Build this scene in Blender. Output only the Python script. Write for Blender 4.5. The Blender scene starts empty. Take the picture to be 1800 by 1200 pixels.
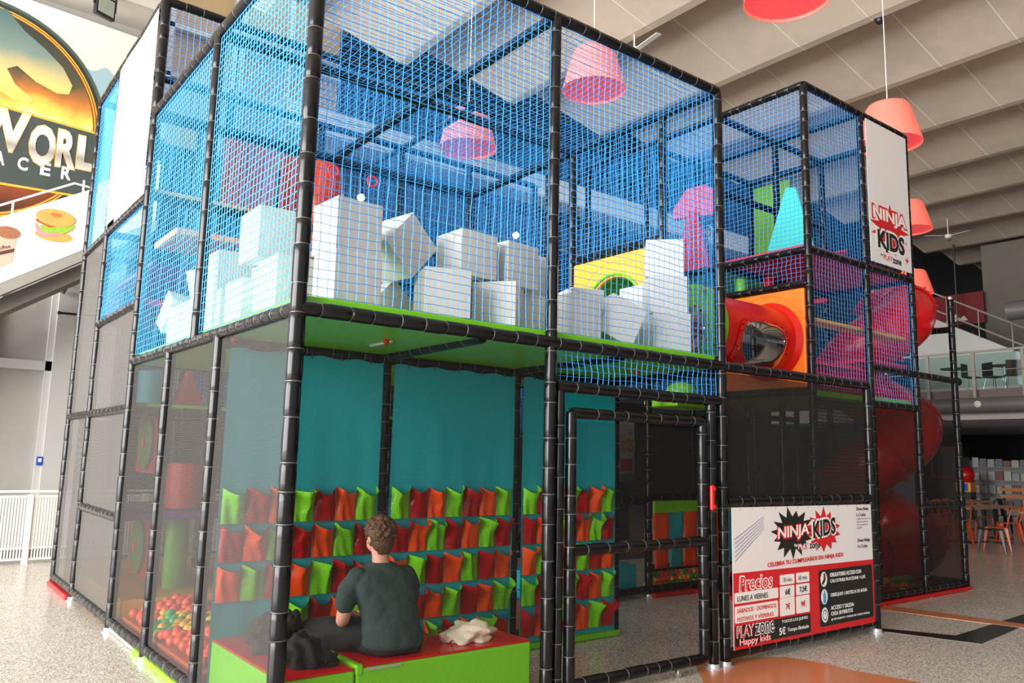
import bpy, bmesh, math, random
from mathutils import Vector, Matrix, Euler
R = math.radians
PI = math.pi
random.seed(7)
scene = bpy.context.scene
col = scene.collection

# ------------------------------------------------------------ camera
cam = bpy.data.cameras.new('camera')
cam.sensor_width = 36.0
cam.lens = 1404.55 / 1800 * 36.0
cam.clip_end = 200
camera = bpy.data.objects.new('camera', cam)
col.objects.link(camera)
YAW, PIT, ROL = 0.657086, 0.144450, 0.022499
fw = Vector((math.sin(YAW) * math.cos(PIT), math.cos(YAW) * math.cos(PIT), math.sin(PIT)))
rt = Vector((math.cos(YAW), -math.sin(YAW), 0))
up = rt.cross(fw)
r2 = rt * math.cos(ROL) + up * math.sin(ROL)
u2 = -rt * math.sin(ROL) + up * math.cos(ROL)
M = Matrix((r2, u2, -fw)).transposed().to_4x4()
M.translation = Vector((-1.72749, -4.19173, 1.59853))
camera.matrix_world = M
scene.camera = camera

# ------------------------------------------------------------ world, daylight, exposure
world = bpy.data.worlds.new('daylight')
scene.world = world
world.use_nodes = True
wn = world.node_tree.nodes
wn['Background'].inputs[0].default_value = (0.93, 0.96, 1.0, 1)
wn['Background'].inputs[1].default_value = 1.0
scene.view_settings.view_transform = 'Standard'
scene.view_settings.look = 'None'
scene.view_settings.gamma = 1.0
scene.view_settings.use_curve_mapping = False
scene.view_settings.exposure = 0.55
scene.cycles.transparent_max_bounces = 16
scene.cycles.max_bounces = 8

def area_light(name, loc, rot, sx, sy, power, colr):
    l = bpy.data.lights.new(name, 'AREA')
    l.shape = 'RECTANGLE'; l.size = sx; l.size_y = sy; l.energy = power; l.color = colr
    o = bpy.data.objects.new(name, l); col.objects.link(o)
    o.location = loc; o.rotation_euler = rot
    return o
# daylight through the long glazed facade on the left of the hall
area_light('facade_daylight', (-19.0, 0.5, 5.5), (0, R(-90), 0), 10.5, 24.0, 11000, (1.0, 0.985, 0.96))
# weak unseen fill light added behind the camera, before the closed front wall
area_light('front_fill', (2.0, -15.3, 4.5), (R(90), 0, 0), 20.0, 7.0, 130, (1.0, 0.98, 0.95))

# ------------------------------------------------------------ materials
MATS = {}
def nt(m): return m.node_tree.nodes, m.node_tree.links
def mat(name, c, rough=0.5, metal=0.0, bump=0.0, bscale=40.0, var=0.0, vscale=3.0, emit=0.0, spec=0.5, coat=0.0, trans=0.0):
    if name in MATS: return MATS[name]
    m = bpy.data.materials.new(name); m.use_nodes = True
    n, l = nt(m); b = n['Principled BSDF']
    b.inputs['Base Color'].default_value = (*c, 1)
    b.inputs['Roughness'].default_value = rough
    b.inputs['Metallic'].default_value = metal
    b.inputs['Specular IOR Level'].default_value = spec
    if coat: b.inputs['Coat Weight'].default_value = coat
    if trans: b.inputs['Transmission Weight'].default_value = trans
    if emit:
        b.inputs['Emission Color'].default_value = (*c, 1); b.inputs['Emission Strength'].default_value = emit
    tc = n.new('ShaderNodeTexCoord')
    if bump:
        t = n.new('ShaderNodeTexNoise'); t.inputs['Scale'].default_value = bscale; t.inputs['Detail'].default_value = 3
        l.new(tc.outputs['Object'], t.inputs['Vector'])
        bp = n.new('ShaderNodeBump'); bp.inputs['Strength'].default_value = bump; bp.inputs['Distance'].default_value = 0.01
        l.new(t.outputs['Fac'], bp.inputs['Height']); l.new(bp.outputs['Normal'], b.inputs['Normal'])
    if var:
        t = n.new('ShaderNodeTexNoise'); t.inputs['Scale'].default_value = vscale; t.inputs['Detail'].default_value = 5
        l.new(tc.outputs['Object'], t.inputs['Vector'])
        mx = n.new('ShaderNodeMix'); mx.data_type = 'RGBA'
        mx.inputs[6].default_value = (*[min(1, q * (1 + var)) for q in c], 1)
        mx.inputs[7].default_value = (*[q * (1 - var) for q in c], 1)
        l.new(t.outputs['Fac'], mx.inputs[0]); l.new(mx.outputs[2], b.inputs['Base Color'])
    MATS[name] = m
    return m
def srgb(r, g, b):
    f = lambda v: (v / 255 / 12.92) if v <= 10 else ((v / 255 + 0.055) / 1.055) ** 2.4
    return (f(r), f(g), f(b))

black_pad = mat('black_vinyl_padding', (0.006, 0.006, 0.007), 0.2, bump=0.12, bscale=9, spec=0.3)
tie_mat = mat('clear_cable_tie', (0.10, 0.10, 0.10), 0.3)
black_metal = mat('black_metal', (0.015, 0.015, 0.016), 0.4)
steel = mat('galvanised_steel', (0.55, 0.56, 0.58), 0.3, metal=1.0)
net_blue = mat('blue_net_rope', srgb(52, 155, 240), 0.6)
red_v = mat('red_vinyl', srgb(200, 16, 22), 0.26, bump=0.15, bscale=14)
dred_v = mat('dark_red_vinyl', srgb(168, 10, 20), 0.18, bump=0.15, bscale=14)
orange_v = mat('orange_vinyl', srgb(238, 78, 18), 0.24, bump=0.15, bscale=14)
green_v = mat('lime_green_vinyl', srgb(120, 205, 28), 0.27, bump=0.15, bscale=14)
teal_v = mat('teal_vinyl', srgb(22, 165, 178), 0.42, bump=0.2, bscale=5)
pink_v = mat('pinkish_red_vinyl', srgb(220, 18, 55), 0.4)
yellow_v = mat('yellow_vinyl', srgb(245, 170, 20), 0.4)
cyan_v = mat('turquoise_vinyl', srgb(70, 205, 200), 0.4)
purple_v = mat('purple_vinyl', srgb(90, 45, 130), 0.4)
grey_foam = mat('pale_grey_vinyl', srgb(198, 197, 193), 0.42, bump=0.35, bscale=6)
orange_p = mat('orange_plastic', srgb(255, 128, 10), 0.4, bump=0.03, bscale=60)
yelorange_p = mat('yellow_orange_plastic', srgb(255, 168, 30), 0.4)
red_p = mat('red_plastic', srgb(225, 25, 18), 0.3)
green_p = mat('green_plastic', srgb(120, 190, 40), 0.35)
slide_red = mat('red_slide_plastic', srgb(215, 12, 22), 0.22)
white_m = mat('white_paint', srgb(235, 233, 228), 0.5)
white_b = mat('white_banner_vinyl', srgb(238, 236, 238), 0.45, bump=0.08, bscale=5)
black_ink = mat('black_ink', (0.012, 0.012, 0.012), 0.45)
red_ink = mat('red_ink', srgb(215, 30, 38), 0.45)
grey_ink = mat('grey_ink', srgb(120, 120, 125), 0.5)
white_ink = mat('white_ink', srgb(245, 245, 245), 0.45)
skin_m = mat('skin', srgb(206, 150, 125), 0.55, bump=0.05, bscale=90, var=0.08, vscale=12)
hair_m = mat('brown_hair', srgb(84, 54, 32), 0.6, bump=0.9, bscale=55, var=0.35, vscale=26)
shirt_m = mat('dark_green_cotton', srgb(44, 62, 60), 0.9, bump=0.25, bscale=5)
short_m = mat('black_cotton', srgb(24, 24, 25), 0.85, bump=0.4, bscale=12)

def mesh_screen(name, c, cover, cell=0.0085):
    """woven mesh fabric: real holes as a fine procedural grid along the cloth's own plane"""
    m = bpy.data.materials.new(name); m.use_nodes = True
    n, l = nt(m); b = n['Principled BSDF']
    b.inputs['Base Color'].default_value = (*c, 1); b.inputs['Roughness'].default_value = 0.75
    uv = n.new('ShaderNodeUVMap')
    sep = n.new('ShaderNodeSeparateXYZ'); l.new(uv.outputs[0], sep.inputs[0])
    def math_(op, a, bb=None):
        k = n.new('ShaderNodeMath'); k.operation = op
        if isinstance(a, (int, float)): k.inputs[0].default_value = a
        else: l.new(a, k.inputs[0])
        if bb is not None:
            if isinstance(bb, (int, float)): k.inputs[1].default_value = bb
            else: l.new(bb, k.inputs[1])
        return k.outputs[0]
    s1 = math_('ADD', sep.outputs[0], sep.outputs[1]); s2 = math_('SUBTRACT', sep.outputs[0], sep.outputs[1])
    w1 = math_('SINE', math_('MULTIPLY', s1, 2 * PI / (cell * 1.414)))
    w2 = math_('SINE', math_('MULTIPLY', s2, 2 * PI / (cell * 1.414)))
    pr = math_('MULTIPLY', w1, w2)
    thr = math_('GREATER_THAN', pr, cover)
    tr = n.new('ShaderNodeBsdfTransparent'); mx = n.new('ShaderNodeMixShader')
    l.new(thr, mx.inputs[0]); l.new(b.outputs[0], mx.inputs[1]); l.new(tr.outputs[0], mx.inputs[2])
    l.new(mx.outputs[0], n['Material Output'].inputs['Surface'])
    MATS[name] = m
    return m
screen_black = mesh_screen('black_woven_mesh', (0.03, 0.027, 0.025), -0.05)
screen_front = mesh_screen('fine_black_woven_mesh', (0.006, 0.006, 0.006), -0.32)
screen_dense = mesh_screen('dense_black_woven_mesh', (0.005, 0.005, 0.005), 0.5)
screen_mid = mesh_screen('medium_black_woven_mesh', (0.005, 0.005, 0.005), 0.25)
screen_open = mesh_screen('open_black_woven_mesh', (0.008, 0.008, 0.008), 0.05)
screen_side_lit = mesh_screen('daylight_tinted_woven_mesh', (0.058, 0.053, 0.050), -0.02)  # black mesh made lighter: daylight from the left is put into its colour
screen_far_lit = mesh_screen('daylight_tinted_dense_woven_mesh', (0.082, 0.075, 0.070), 0.55)  # dense black mesh, lighter still: the daylight veil is painted into the colour

def glass_mat(name, tint=(0.9, 1, 0.97), refl=0.12):
    m = bpy.data.materials.new(name); m.use_nodes = True
    n, l = nt(m); n.remove(n['Principled BSDF'])
    t = n.new('ShaderNodeBsdfTransparent'); t.inputs[0].default_value = (*tint, 1)
    g = n.new('ShaderNodeBsdfGlossy'); g.inputs['Roughness'].default_value = 0.03
    lw = n.new('ShaderNodeLayerWeight'); lw.inputs[0].default_value = 0.25
    k = n.new('ShaderNodeMath'); k.operation = 'MULTIPLY_ADD'; k.inputs[1].default_value = 0.5; k.inputs[2].default_value = refl
    l.new(lw.outputs['Fresnel'], k.inputs[0])
    mx = n.new('ShaderNodeMixShader'); l.new(k.outputs[0], mx.inputs[0]); l.new(t.outputs[0], mx.inputs[1]); l.new(g.outputs[0], mx.inputs[2])
    l.new(mx.outputs[0], n['Material Output'].inputs['Surface'])
    MATS[name] = m
    return m
glass = glass_mat('clear_glass', (0.80, 0.93, 0.90), 0.10)
bubble = glass_mat('clear_acrylic', (0.85, 0.85, 0.85), 0.03)

# ------------------------------------------------------------ mesh helpers
class MB:
    def __init__(s): s.v = []; s.f = []; s.m = []; s.uv = None
    def add(s, vs, fs, mi=0, T=None):
        o = len(s.v)
        s.v += [tuple(T @ Vector(p)) for p in vs] if T is not None else [tuple(p) for p in vs]
        s.f += [tuple(i + o for i in f) for f in fs]; s.m += [mi] * len(fs)
        return s
    def box(s, x0, x1, y0, y1, z0, z1, mi=0, T=None):
        vs = [(x0, y0, z0), (x1, y0, z0), (x1, y1, z0), (x0, y1, z0), (x0, y0, z1), (x1, y0, z1), (x1, y1, z1), (x0, y1, z1)]
        return s.add(vs, [(0, 3, 2, 1), (4, 5, 6, 7), (0, 1, 5, 4), (1, 2, 6, 5), (2, 3, 7, 6), (3, 0, 4, 7)], mi, T)
    def prism(s, poly, z0, z1, mi=0, T=None):
        n = len(poly)
        vs = [(p[0], p[1], z0) for p in poly] + [(p[0], p[1], z1) for p in poly]
        fs = [tuple(range(n - 1, -1, -1)), tuple(range(n, 2 * n))] + [(i, (i + 1) % n, n + (i + 1) % n, n + i) for i in range(n)]
        return s.add(vs, fs, mi, T)
    def lathe(s, prof, n=24, mi=0, T=None, cap=True):
        vs = []; fs = []
        for r, z in prof:
            for i in range(n):
                a = 2 * PI * i / n; vs.append((r * math.cos(a), r * math.sin(a), z))
        for j in range(len(prof) - 1):
            for i in range(n):
                k = (i + 1) % n; fs.append((j * n + i, j * n + k, (j + 1) * n + k, (j + 1) * n + i))
        if cap:
            fs.append(tuple(range(n - 1, -1, -1))); fs.append(tuple((len(prof) - 1) * n + i for i in range(n)))
        return s.add(vs, fs, mi, T)
    def tube(s, pts, rad, n=8, mi=0, closed=False, cap=True):
        pts = [Vector(p) for p in pts]; N = len(pts)
        rr = rad if isinstance(rad, (list, tuple)) else [rad] * N
        vs = []; fs = []; ref = None
        for i, p in enumerate(pts):
            a = pts[(i - 1) % N] if (closed or i > 0) else p; b = pts[(i + 1) % N] if (closed or i < N - 1) else p
            d = (b - a).normalized()
            if ref is None:
                ref = d.orthogonal().normalized()
            ref = (ref - d * ref.dot(d))
            if ref.length < 1e-6: ref = d.orthogonal()
            ref.normalize(); q = d.cross(ref)
            for k in range(n):
                t = 2 * PI * k / n
                vs.append(tuple(p + (ref * math.cos(t) + q * math.sin(t)) * rr[i]))
        for i in range(N if closed else N - 1):
            j = (i + 1) % N
            for k in range(n):
                k2 = (k + 1) % n; fs.append((i * n + k, i * n + k2, j * n + k2, j * n + k))
        if cap and not closed:
            fs.append(tuple(range(n - 1, -1, -1))); fs.append(tuple((N - 1) * n + k for k in range(n)))
        return s.add(vs, fs, mi)
    def sphere(s, c, r, n=12, m=8, mi=0, sc=(1, 1, 1)):
        vs = [(c[0], c[1], c[2] + r * sc[2])]; fs = []
        for j in range(1, m):
            t = PI * j / m
            for i in range(n):
                a = 2 * PI * i / n
                vs.append((c[0] + r * sc[0] * math.sin(t) * math.cos(a), c[1] + r * sc[1] * math.sin(t) * math.sin(a), c[2] + r * sc[2] * math.cos(t)))
        vs.append((c[0], c[1], c[2] - r * sc[2])); L = len(vs) - 1
        for i in range(n): fs.append((0, 1 + i, 1 + (i + 1) % n))
        for j in range(m - 2):
            for i in range(n):
                k = (i + 1) % n; fs.append((1 + j * n + i, 1 + (j + 1) * n + i, 1 + (j + 1) * n + k, 1 + j * n + k))
        for i in range(n): fs.append((L, 1 + (m - 2) * n + (i + 1) % n, 1 + (m - 2) * n + i))
        return s.add(vs, fs, mi)
    def grid(s, fn, nu, nv, mi=0):
        vs = [fn(u / nu, v / nv) for v in range(nv + 1) for u in range(nu + 1)]
        fs = [(v * (nu + 1) + u, v * (nu + 1) + u + 1, (v + 1) * (nu + 1) + u + 1, (v + 1) * (nu + 1) + u) for v in range(nv) for u in range(nu)]
        return s.add(vs, fs, mi)
    def build(s, name, mats, parent=None, smooth=False, bevel=0.0, loc=None, seg=2, solid=0.0):
        me = bpy.data.meshes.new(name); me.from_pydata(s.v, [], s.f)
        for m in (mats if isinstance(mats, (list, tuple)) else [mats]): me.materials.append(m)
        me.polygons.foreach_set('material_index', s.m)
        if smooth: me.polygons.foreach_set('use_smooth', [True] * len(me.polygons))
        me.update()
        o = bpy.data.objects.new(name, me); col.objects.link(o)
        if parent is not None: o.parent = parent
        if loc is not None: o.location = loc
        if bevel:
            b = o.modifiers.new('bevel', 'BEVEL'); b.width = bevel; b.segments = seg; b.limit_method = 'ANGLE'; b.angle_limit = R(40)
        if solid:
            b = o.modifiers.new('solid', 'SOLIDIFY'); b.thickness = solid
        if smooth:
            try:
                me.set_sharp_from_angle(angle=R(42))
            except Exception: pass
        return o

def tag(o, label, cat, group=None, kind=None):
    o['label'] = label; o['category'] = cat
    if group: o['group'] = group
    if kind: o['kind'] = kind
    return o
def thing(name, label, cat, loc=(0, 0, 0), rz=0, group=None):
    o = bpy.data.objects.new(name, None); col.objects.link(o)
    o.location = loc; o.rotation_euler = (0, 0, rz)
    return tag(o, label, cat, group)
def struct(o, label=None):
    o['kind'] = 'structure'
    if label: o['label'] = label
    return o
def copy_tree(o, parent=None):
    c = o.copy(); col.objects.link(c)
    if parent is not None: c.parent = parent
    for ch in list(o.children): copy_tree(ch, c)
    return c
def Tm(x=0, y=0, z=0, rx=0, ry=0, rz=0, s=1):
    return Matrix.Translation((x, y, z)) @ Euler((R(rx), R(ry), R(rz))).to_matrix().to_4x4() @ Matrix.Scale(s, 4)

def padded(a, b, r=0.043, seed=None, name='post', parent=None, mats=None, seg=0.17, ties=True):
    """foam sleeve tube: slightly bulged segments pinched by cable ties"""
    a = Vector(a); b = Vector(b); L = (b - a).length; d = (b - a).normalized()
    rnd = random.Random(seed if seed is not None else hash((round(a.x, 2), round(a.y, 2), round(a.z, 2), round(b.x, 2), round(b.z, 2))))
    mb = MB(); t = 0; cuts = [0]
    while t < L - seg * 1.6:
        t += seg * rnd.uniform(0.75, 1.45); cuts.append(t)
    cuts.append(L)
    pts = []; rad = []
    o1 = d.orthogonal().normalized(); o2 = d.cross(o1)
    for i in range(len(cuts) - 1):
        s, e = cuts[i], cuts[i + 1]; bul = r * rnd.uniform(0.99, 1.05)
        jj = (o1 * rnd.uniform(-1, 1) + o2 * rnd.uniform(-1, 1)) * 0.002
        for k, f in ((0.0, 0.90), (0.06, 0.985), (0.3, 1.0), (0.7, 1.0), (0.94, 0.985)):
            pts.append(a + d * (s + (e - s) * k) + jj * (1 if 0 < k else 0)); rad.append(bul * f)
    pts.append(b); rad.append(r * 0.93)
    mb.tube(pts, rad, 14, 0)
    if ties:
        q = Matrix(((o1), (o2), (d))).transposed().to_4x4()
        for c in cuts[1:-1]:
            T = q.copy(); T.translation = a + d * c
            rr = r * 0.95
            mb.lathe([(rr, -0.0035), (rr * 1.045, -0.002), (rr * 1.045, 0.002), (rr, 0.0035)], 14, 1, T, cap=False)
    return mb.build(name, mats or [black_pad, tie_mat], parent, smooth=True)

def rope_net(name, label, o, U, V, w, h, cu=0.060, cv=0.054, r=0.0027, amp=0.006, knots=False, group=None, sag=0.0, edge=True, step=1, seed=1, m=None):
    """knotted square-mesh play net, real ropes. o origin, U,V unit directions"""
    o = Vector(o); U = Vector(U); V = Vector(V); N = U.cross(V)
    nu = max(2, round(w / cu)); nv = max(2, round(h / cv)); rnd = random.Random(seed * 7 + nu * 31 + nv)
    ph = [rnd.uniform(0, 6.28) for _ in range(6)]
    P = {}
    for i in range(nu + 1):
        for j in range(nv + 1):
            u = i / nu; v = j / nv
            e = min(1, 6 * min(u, 1 - u, v, 1 - v) + 0.15)
            du = (math.sin(9 * v + ph[0] + 2 * u) + 0.6 * math.sin(31 * v + ph[1] + i)) * amp * e + rnd.uniform(-1, 1) * amp * 0.5
            dv = (math.sin(8 * u + ph[2]) + 0.5 * math.sin(23 * u + ph[3] + j)) * amp * e + rnd.uniform(-1, 1) * amp * 0.4
            dn = (math.sin(5 * u + ph[4]) * math.sin(4 * v + ph[5])) * amp * 2.0 * e + sag * math.sin(PI * u) * math.sin(PI * v)
            P[i, j] = o + U * (u * w + du) + V * (v * h + dv) + N * dn
    mb = MB()
    for i in range(nu + 1):
        js = list(range(0, nv + 1, step)); 
        if js[-1] != nv: js.append(nv)
        mb.tube([P[i, j] for j in js], r, 3, 0, cap=False)
    for j in range(nv + 1):
        ii = list(range(0, nu + 1, step))
        if ii[-1] != nu: ii.append(nu)
        mb.tube([P[i, j] for i in ii], r, 3, 0, cap=False)
    if knots:
        k = r * 1.9
        for p in P.values():
            mb.add([(p.x + k, p.y, p.z), (p.x - k, p.y, p.z), (p.x, p.y + k, p.z), (p.x, p.y - k, p.z), (p.x, p.y, p.z + k), (p.x, p.y, p.z - k)],
                   [(0, 2, 4), (2, 1, 4), (1, 3, 4), (3, 0, 4), (2, 0, 5), (1, 2, 5), (3, 1, 5), (0, 3, 5)], 0)
    ob = mb.build(name, m or net_blue)
    return tag(ob, label, 'net', group)

def screen(name, label, o, U, V, w, h, m, wave=0.006, tie_n=6, group=None):
    o = Vector(o); U = Vector(U); V = Vector(V); N = U.cross(V)
    mb = MB(); nu, nv = 16, 20
    fn = lambda u, v: tuple(o + U * (u * w) + V * (v * h) + N * (wave * math.sin(7 * u + 1.3) * math.sin(PI * v) * math.sin(3 + 5 * v)))
    mb.grid(fn, nu, nv)
    ob = mb.build(name, m, None, smooth=True)
    uvl = ob.data.uv_layers.new(name='UVMap')
    for lp in ob.data.loops:
        i = lp.vertex_index; u = (i % (nu + 1)) / nu * w; v = (i // (nu + 1)) / nv * h
        uvl.data[lp.index].uv = (u, v)
    return tag(ob, label, 'mesh screen', group)

def text(body, x0, z0, x1, z1, m, parent, y=0.0, ext=0.0015, name='lettering', bold=0.0, rot=0.0, shear=0.0, plane='XZ'):
    """lettering fitted to a box in its parent's plane; returns a mesh object"""
    cu = bpy.data.curves.new('t', 'FONT'); cu.body = body; cu.extrude = 0.001; cu.offset = bold; cu.resolution_u = 3; cu.shear = shear
    to = bpy.data.objects.new('t', cu); col.objects.link(to)
    dg = bpy.context.evaluated_depsgraph_get()
    me = bpy.data.meshes.new_from_object(to.evaluated_get(dg))
    bpy.data.objects.remove(to); bpy.data.curves.remove(cu)
    xs = [v.co.x for v in me.vertices]; ys = [v.co.y for v in me.vertices]
    if not xs: return None
    a0, a1, b0, b1 = min(xs), max(xs), min(ys), max(ys)
    cx, cz = (x0 + x1) / 2, (z0 + z1) / 2; cr, sr = math.cos(R(rot)), math.sin(R(rot))
    for v in me.vertices:
        X = ((v.co.x - a0) / (a1 - a0) - 0.5) * (x1 - x0); Z = ((v.co.y - b0) / (b1 - b0) - 0.5) * (z1 - z0)
        d = ext if v.co.z > 0 else 0
        v.co = (cx + X * cr - Z * sr, y - d, cz + X * sr + Z * cr)
    me.materials.clear(); me.materials.append(m)
    o = bpy.data.objects.new(name, me); col.objects.link(o); o.parent = parent
    return o
def flat(poly, m, parent, y=0.0, th=0.001, name='printed_patch'):
    """printed area on a banner: thin polygon in the banner's XZ plane"""
    mb = MB(); n = len(poly)
    vs = [(p[0], y, p[1]) for p in poly] + [(p[0], y - th, p[1]) for p in poly]
    mb.add(vs, [tuple(range(n, 2 * n)), tuple(range(n - 1, -1, -1))] + [(i, (i + 1) % n, n + (i + 1) % n, n + i) for i in range(n)])
    o = mb.build(name, m, parent)
    return o
def rrect(x0, z0, x1, z1, r=0.015, n=4):
    P = []
    for cx, cz, a0 in ((x1 - r, z1 - r, 0), (x0 + r, z1 - r, 90), (x0 + r, z0 + r, 180), (x1 - r, z0 + r, 270)):
        for k in range(n + 1):
            a = R(a0 + 90 * k / n); P.append((cx + r * math.cos(a), cz + r * math.sin(a)))
    return P
def burst(cx, cz, rx, rz, n, inner=0.66, seed=3, rot=0.0):
    rnd = random.Random(seed); P = []
    for k in range(n * 2):
        a = PI * k / n + rot; f = (rnd.uniform(0.9, 1.08) if k % 2 == 0 else inner * rnd.uniform(0.94, 1.06))
        P.append((cx + rx * f * math.cos(a), cz + rz * f * math.sin(a)))
    return P

# ============================================================ THE HALL
def terrazzo():
    m = mat('terrazzo', srgb(176, 170, 163), 0.16)
    n, l = nt(m); b = n['Principled BSDF']
    tc = n.new('ShaderNodeTexCoord')
    v = n.new('ShaderNodeTexVoronoi'); v.inputs['Scale'].default_value = 120
    l.new(tc.outputs['Object'], v.inputs['Vector'])
    cr = n.new('ShaderNodeValToRGB'); e = cr.color_ramp.elements
    e[0].position = 0.0; e[0].color = (*srgb(118, 110, 102), 1); e[1].position = 1.0; e[1].color = (*srgb(240, 234, 225), 1)
    k = cr.color_ramp.elements.new(0.35); k.color = (*srgb(176, 168, 160), 1)
    k = cr.color_ramp.elements.new(0.7); k.color = (*srgb(205, 198, 190), 1)
    sx = n.new('ShaderNodeSeparateColor'); l.new(v.outputs['Color'], sx.inputs[0]); l.new(sx.outputs[0], cr.inputs[0])
    t = n.new('ShaderNodeTexNoise'); t.inputs['Scale'].default_value = 1.2; t.inputs['Detail'].default_value = 4
    l.new(tc.outputs['Object'], t.inputs['Vector'])
    rr = n.new('ShaderNodeMapRange'); rr.inputs[3].default_value = 0.12; rr.inputs[4].default_value = 0.3
    l.new(t.outputs['Fac'], rr.inputs[0]); l.new(rr.outputs[0], b.inputs['Roughness'])
    l.new(cr.outputs[0], b.inputs['Base Color'])
    return m
fl = MB().box(-14, 60, -16, 17, -0.1, 0).build('floor', terrazzo()); struct(fl)
struct(MB().box(-14, 46, -16, -15.8, 0, 14).build('wall_front', mat('front_wall_grey', srgb(120, 118, 114), 0.8)))
inlay_o = mat('brown_orange_stone', srgb(196, 124, 86), 0.2, var=0.12, vscale=30)
inlay_k = mat('black_stone', srgb(34, 33, 28), 0.18, var=0.2, vscale=40)
def inlay(name, poly, m, h=0.002):
    o = MB().prism(poly, 0.0, h).build(name, m); struct(o)
inlay('trim_1', [(7.63, .80), (7.28, .80), (7.60, -.73), (7.76, -1.6), (8.03, -1.6), (7.84, -.64)], inlay_o, 0.003)
inlay('trim_2', [(6.16, 0.34), (6.16, -0.02), (6.42, -0.80), (9.4, -0.52), (9.4, -0.36), (6.60, -0.50)], inlay_k)
inlay('trim_3', [(3.55, .16), (3.97, .131), (4.40, -.08), (4.49, -.42), (4.48, -.645), (4.577, -1.09), (4.65, -1.6), (2.4, -1.6), (3.10, -.30)], inlay_o)

def concrete(name, c, seam=0.0):
    m = mat(name, c, 0.85)
    n, l = nt(m); b = n['Principled BSDF']
    tc = n.new('ShaderNodeTexCoord')
    t = n.new('ShaderNodeTexNoise'); t.inputs['Scale'].default_value = 0.55; t.inputs['Detail'].default_value = 7; t.inputs['Roughness'].default_value = 0.65
    l.new(tc.outputs['Object'], t.inputs['Vector'])
    cr = n.new('ShaderNodeValToRGB'); e = cr.color_ramp.elements
    e[0].position = 0.36; e[0].color = (*[q * 0.84 for q in c], 1); e[1].position = 0.56; e[1].color = (*c, 1)
    l.new(t.outputs['Fac'], cr.inputs[0]); last = cr.outputs[0]
    if seam:
        sp = n.new('ShaderNodeSeparateXYZ'); l.new(tc.outputs['Object'], sp.inputs[0])
        k = n.new('ShaderNodeMath'); k.operation = 'PINGPONG'; k.inputs[1].default_value = seam / 2; l.new(sp.outputs[1], k.inputs[0])
        g = n.new('ShaderNodeMath'); g.operation = 'LESS_THAN'; g.inputs[1].default_value = 0.011; l.new(k.outputs[0], g.inputs[0])
        mx = n.new('ShaderNodeMix'); mx.data_type = 'RGBA'; l.new(g.outputs[0], mx.inputs[0]); l.new(last, mx.inputs[6])
        mx.inputs[7].default_value = (*[min(1, q * 1.5) for q in c], 1); last = mx.outputs[2]
    l.new(last, b.inputs['Base Color'])
    return m
# ceiling: precast concrete fins, each a slanted board with a flat lip, running along Y
cm = concrete('precast_concrete', srgb(226, 211, 192), 1.455)
mb = MB()
Y0, Y1 = -15.5, 10.25
for k in range(-6, 12):
    xe = 9.12 + 2.97 * k
    prof = [(xe - 2.95, 10.62), (xe, 10.0), (xe + 0.2, 10.0), (xe + 0.2, 10.62), (xe + 0.2, 10.95), (xe - 2.95, 10.95)]
    n = len(prof); vs = [(p[0], Y0, p[1]) for p in prof] + [(p[0], Y1, p[1]) for p in prof]
    mb.add(vs, [tuple(range(n)), tuple(range(2 * n - 1, n - 1, -1))] + [(i, n + i, n + (i + 1) % n, (i + 1) % n) for i in range(n)])
struct(mb.build('ceiling', cm))

# far side of the hall behind the play tower
wall_d = mat('dark_back_wall', srgb(52, 54, 58), 0.8, var=0.2, vscale=0.4)
wall_b = mat('beige_cladding', srgb(214, 180, 130), 0.7, var=0.05, vscale=1)
wall_g = concrete('grey_wall_plaster', srgb(170, 168, 163))
struct(MB().box(1.45, 46, 16.5, 16.8, 0, 18).build('wall_back', wall_d))
struct(MB().box(7.5, 46, 9.9, 17, 13.6, 14).build('ceiling_atrium', mat('dark_soffit', srgb(90, 90, 92), 0.9)))
# beige clad bays with mullions high on the back wall
mb = MB(); mb.box(1.5, 7.5, 16.3, 16.48, 9.2, 17.5)
struct(mb.build('wall_cladding', wall_b))
mb = MB()
for x in (1.9, 2.35, 2.8, 4.4, 4.6, 5.9): mb.box(x, x + 0.12, 16.1, 16.3, 9.2, 17.5)
mb.box(1.5, 7.5, 16.1, 16.29, 12.2, 12.32); mb.box(1.5, 7.5, 16.1, 16.29, 10.9, 11.0)
struct(mb.build('trim_5', white_m), 'white mullions over beige wall cladding')
# white fascia band and galleries on the far wall
struct(MB().box(5.8, 30, 15.6, 16.5, 10.25, 11.0).build('trim_6', white_m), 'white fascia band high on the far wall')
struct(MB().box(5.8, 30, 15.9, 16.5, 8.3, 8.7).build('trim_7', mat('brown_panel', srgb(150, 125, 105), 0.7)))
struct(MB().box(5.8, 30, 15.9, 16.5, 6.6, 6.9).build('trim_8', mat('grey_panel', srgb(120, 122, 126), 0.7)))

# left background wall with columns
struct(MB().box(-9, 1.45, 12.2, 12.5, 0, 14).build('wall_left', wall_g))
struct(MB().box(1.45, 1.55, 12.2, 16.5, 0, 14).build('wall_return', wall_g))
mb = MB()
mb.box(0.46, 1.45, 12.05, 12.2, 0, 4.4)
mb.box(-9, 0.46, 12.12, 12.2, 2.95, 3.12); mb.box(-0.5, -0.4, 12.12, 12.2, 0, 4.4); mb.box(0.36, 0.46, 12.12, 12.2, 0, 4.4)
struct(mb.build('trim_9', mat('pale_grey_paint', srgb(188, 187, 184), 0.7)))
# soffit and beam above the film banner
struct(MB().box(-9, 1.6, 11.2, 12.2, 9.85, 10.25).build('trim_10', concrete('beam_concrete', srgb(205, 198, 188))))
struct(MB().box(-9, 1.9, 10.26, 12.4, 10.9, 11.2).build('trim_11', concrete('soffit_concrete', srgb(190, 180, 168))))

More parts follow.
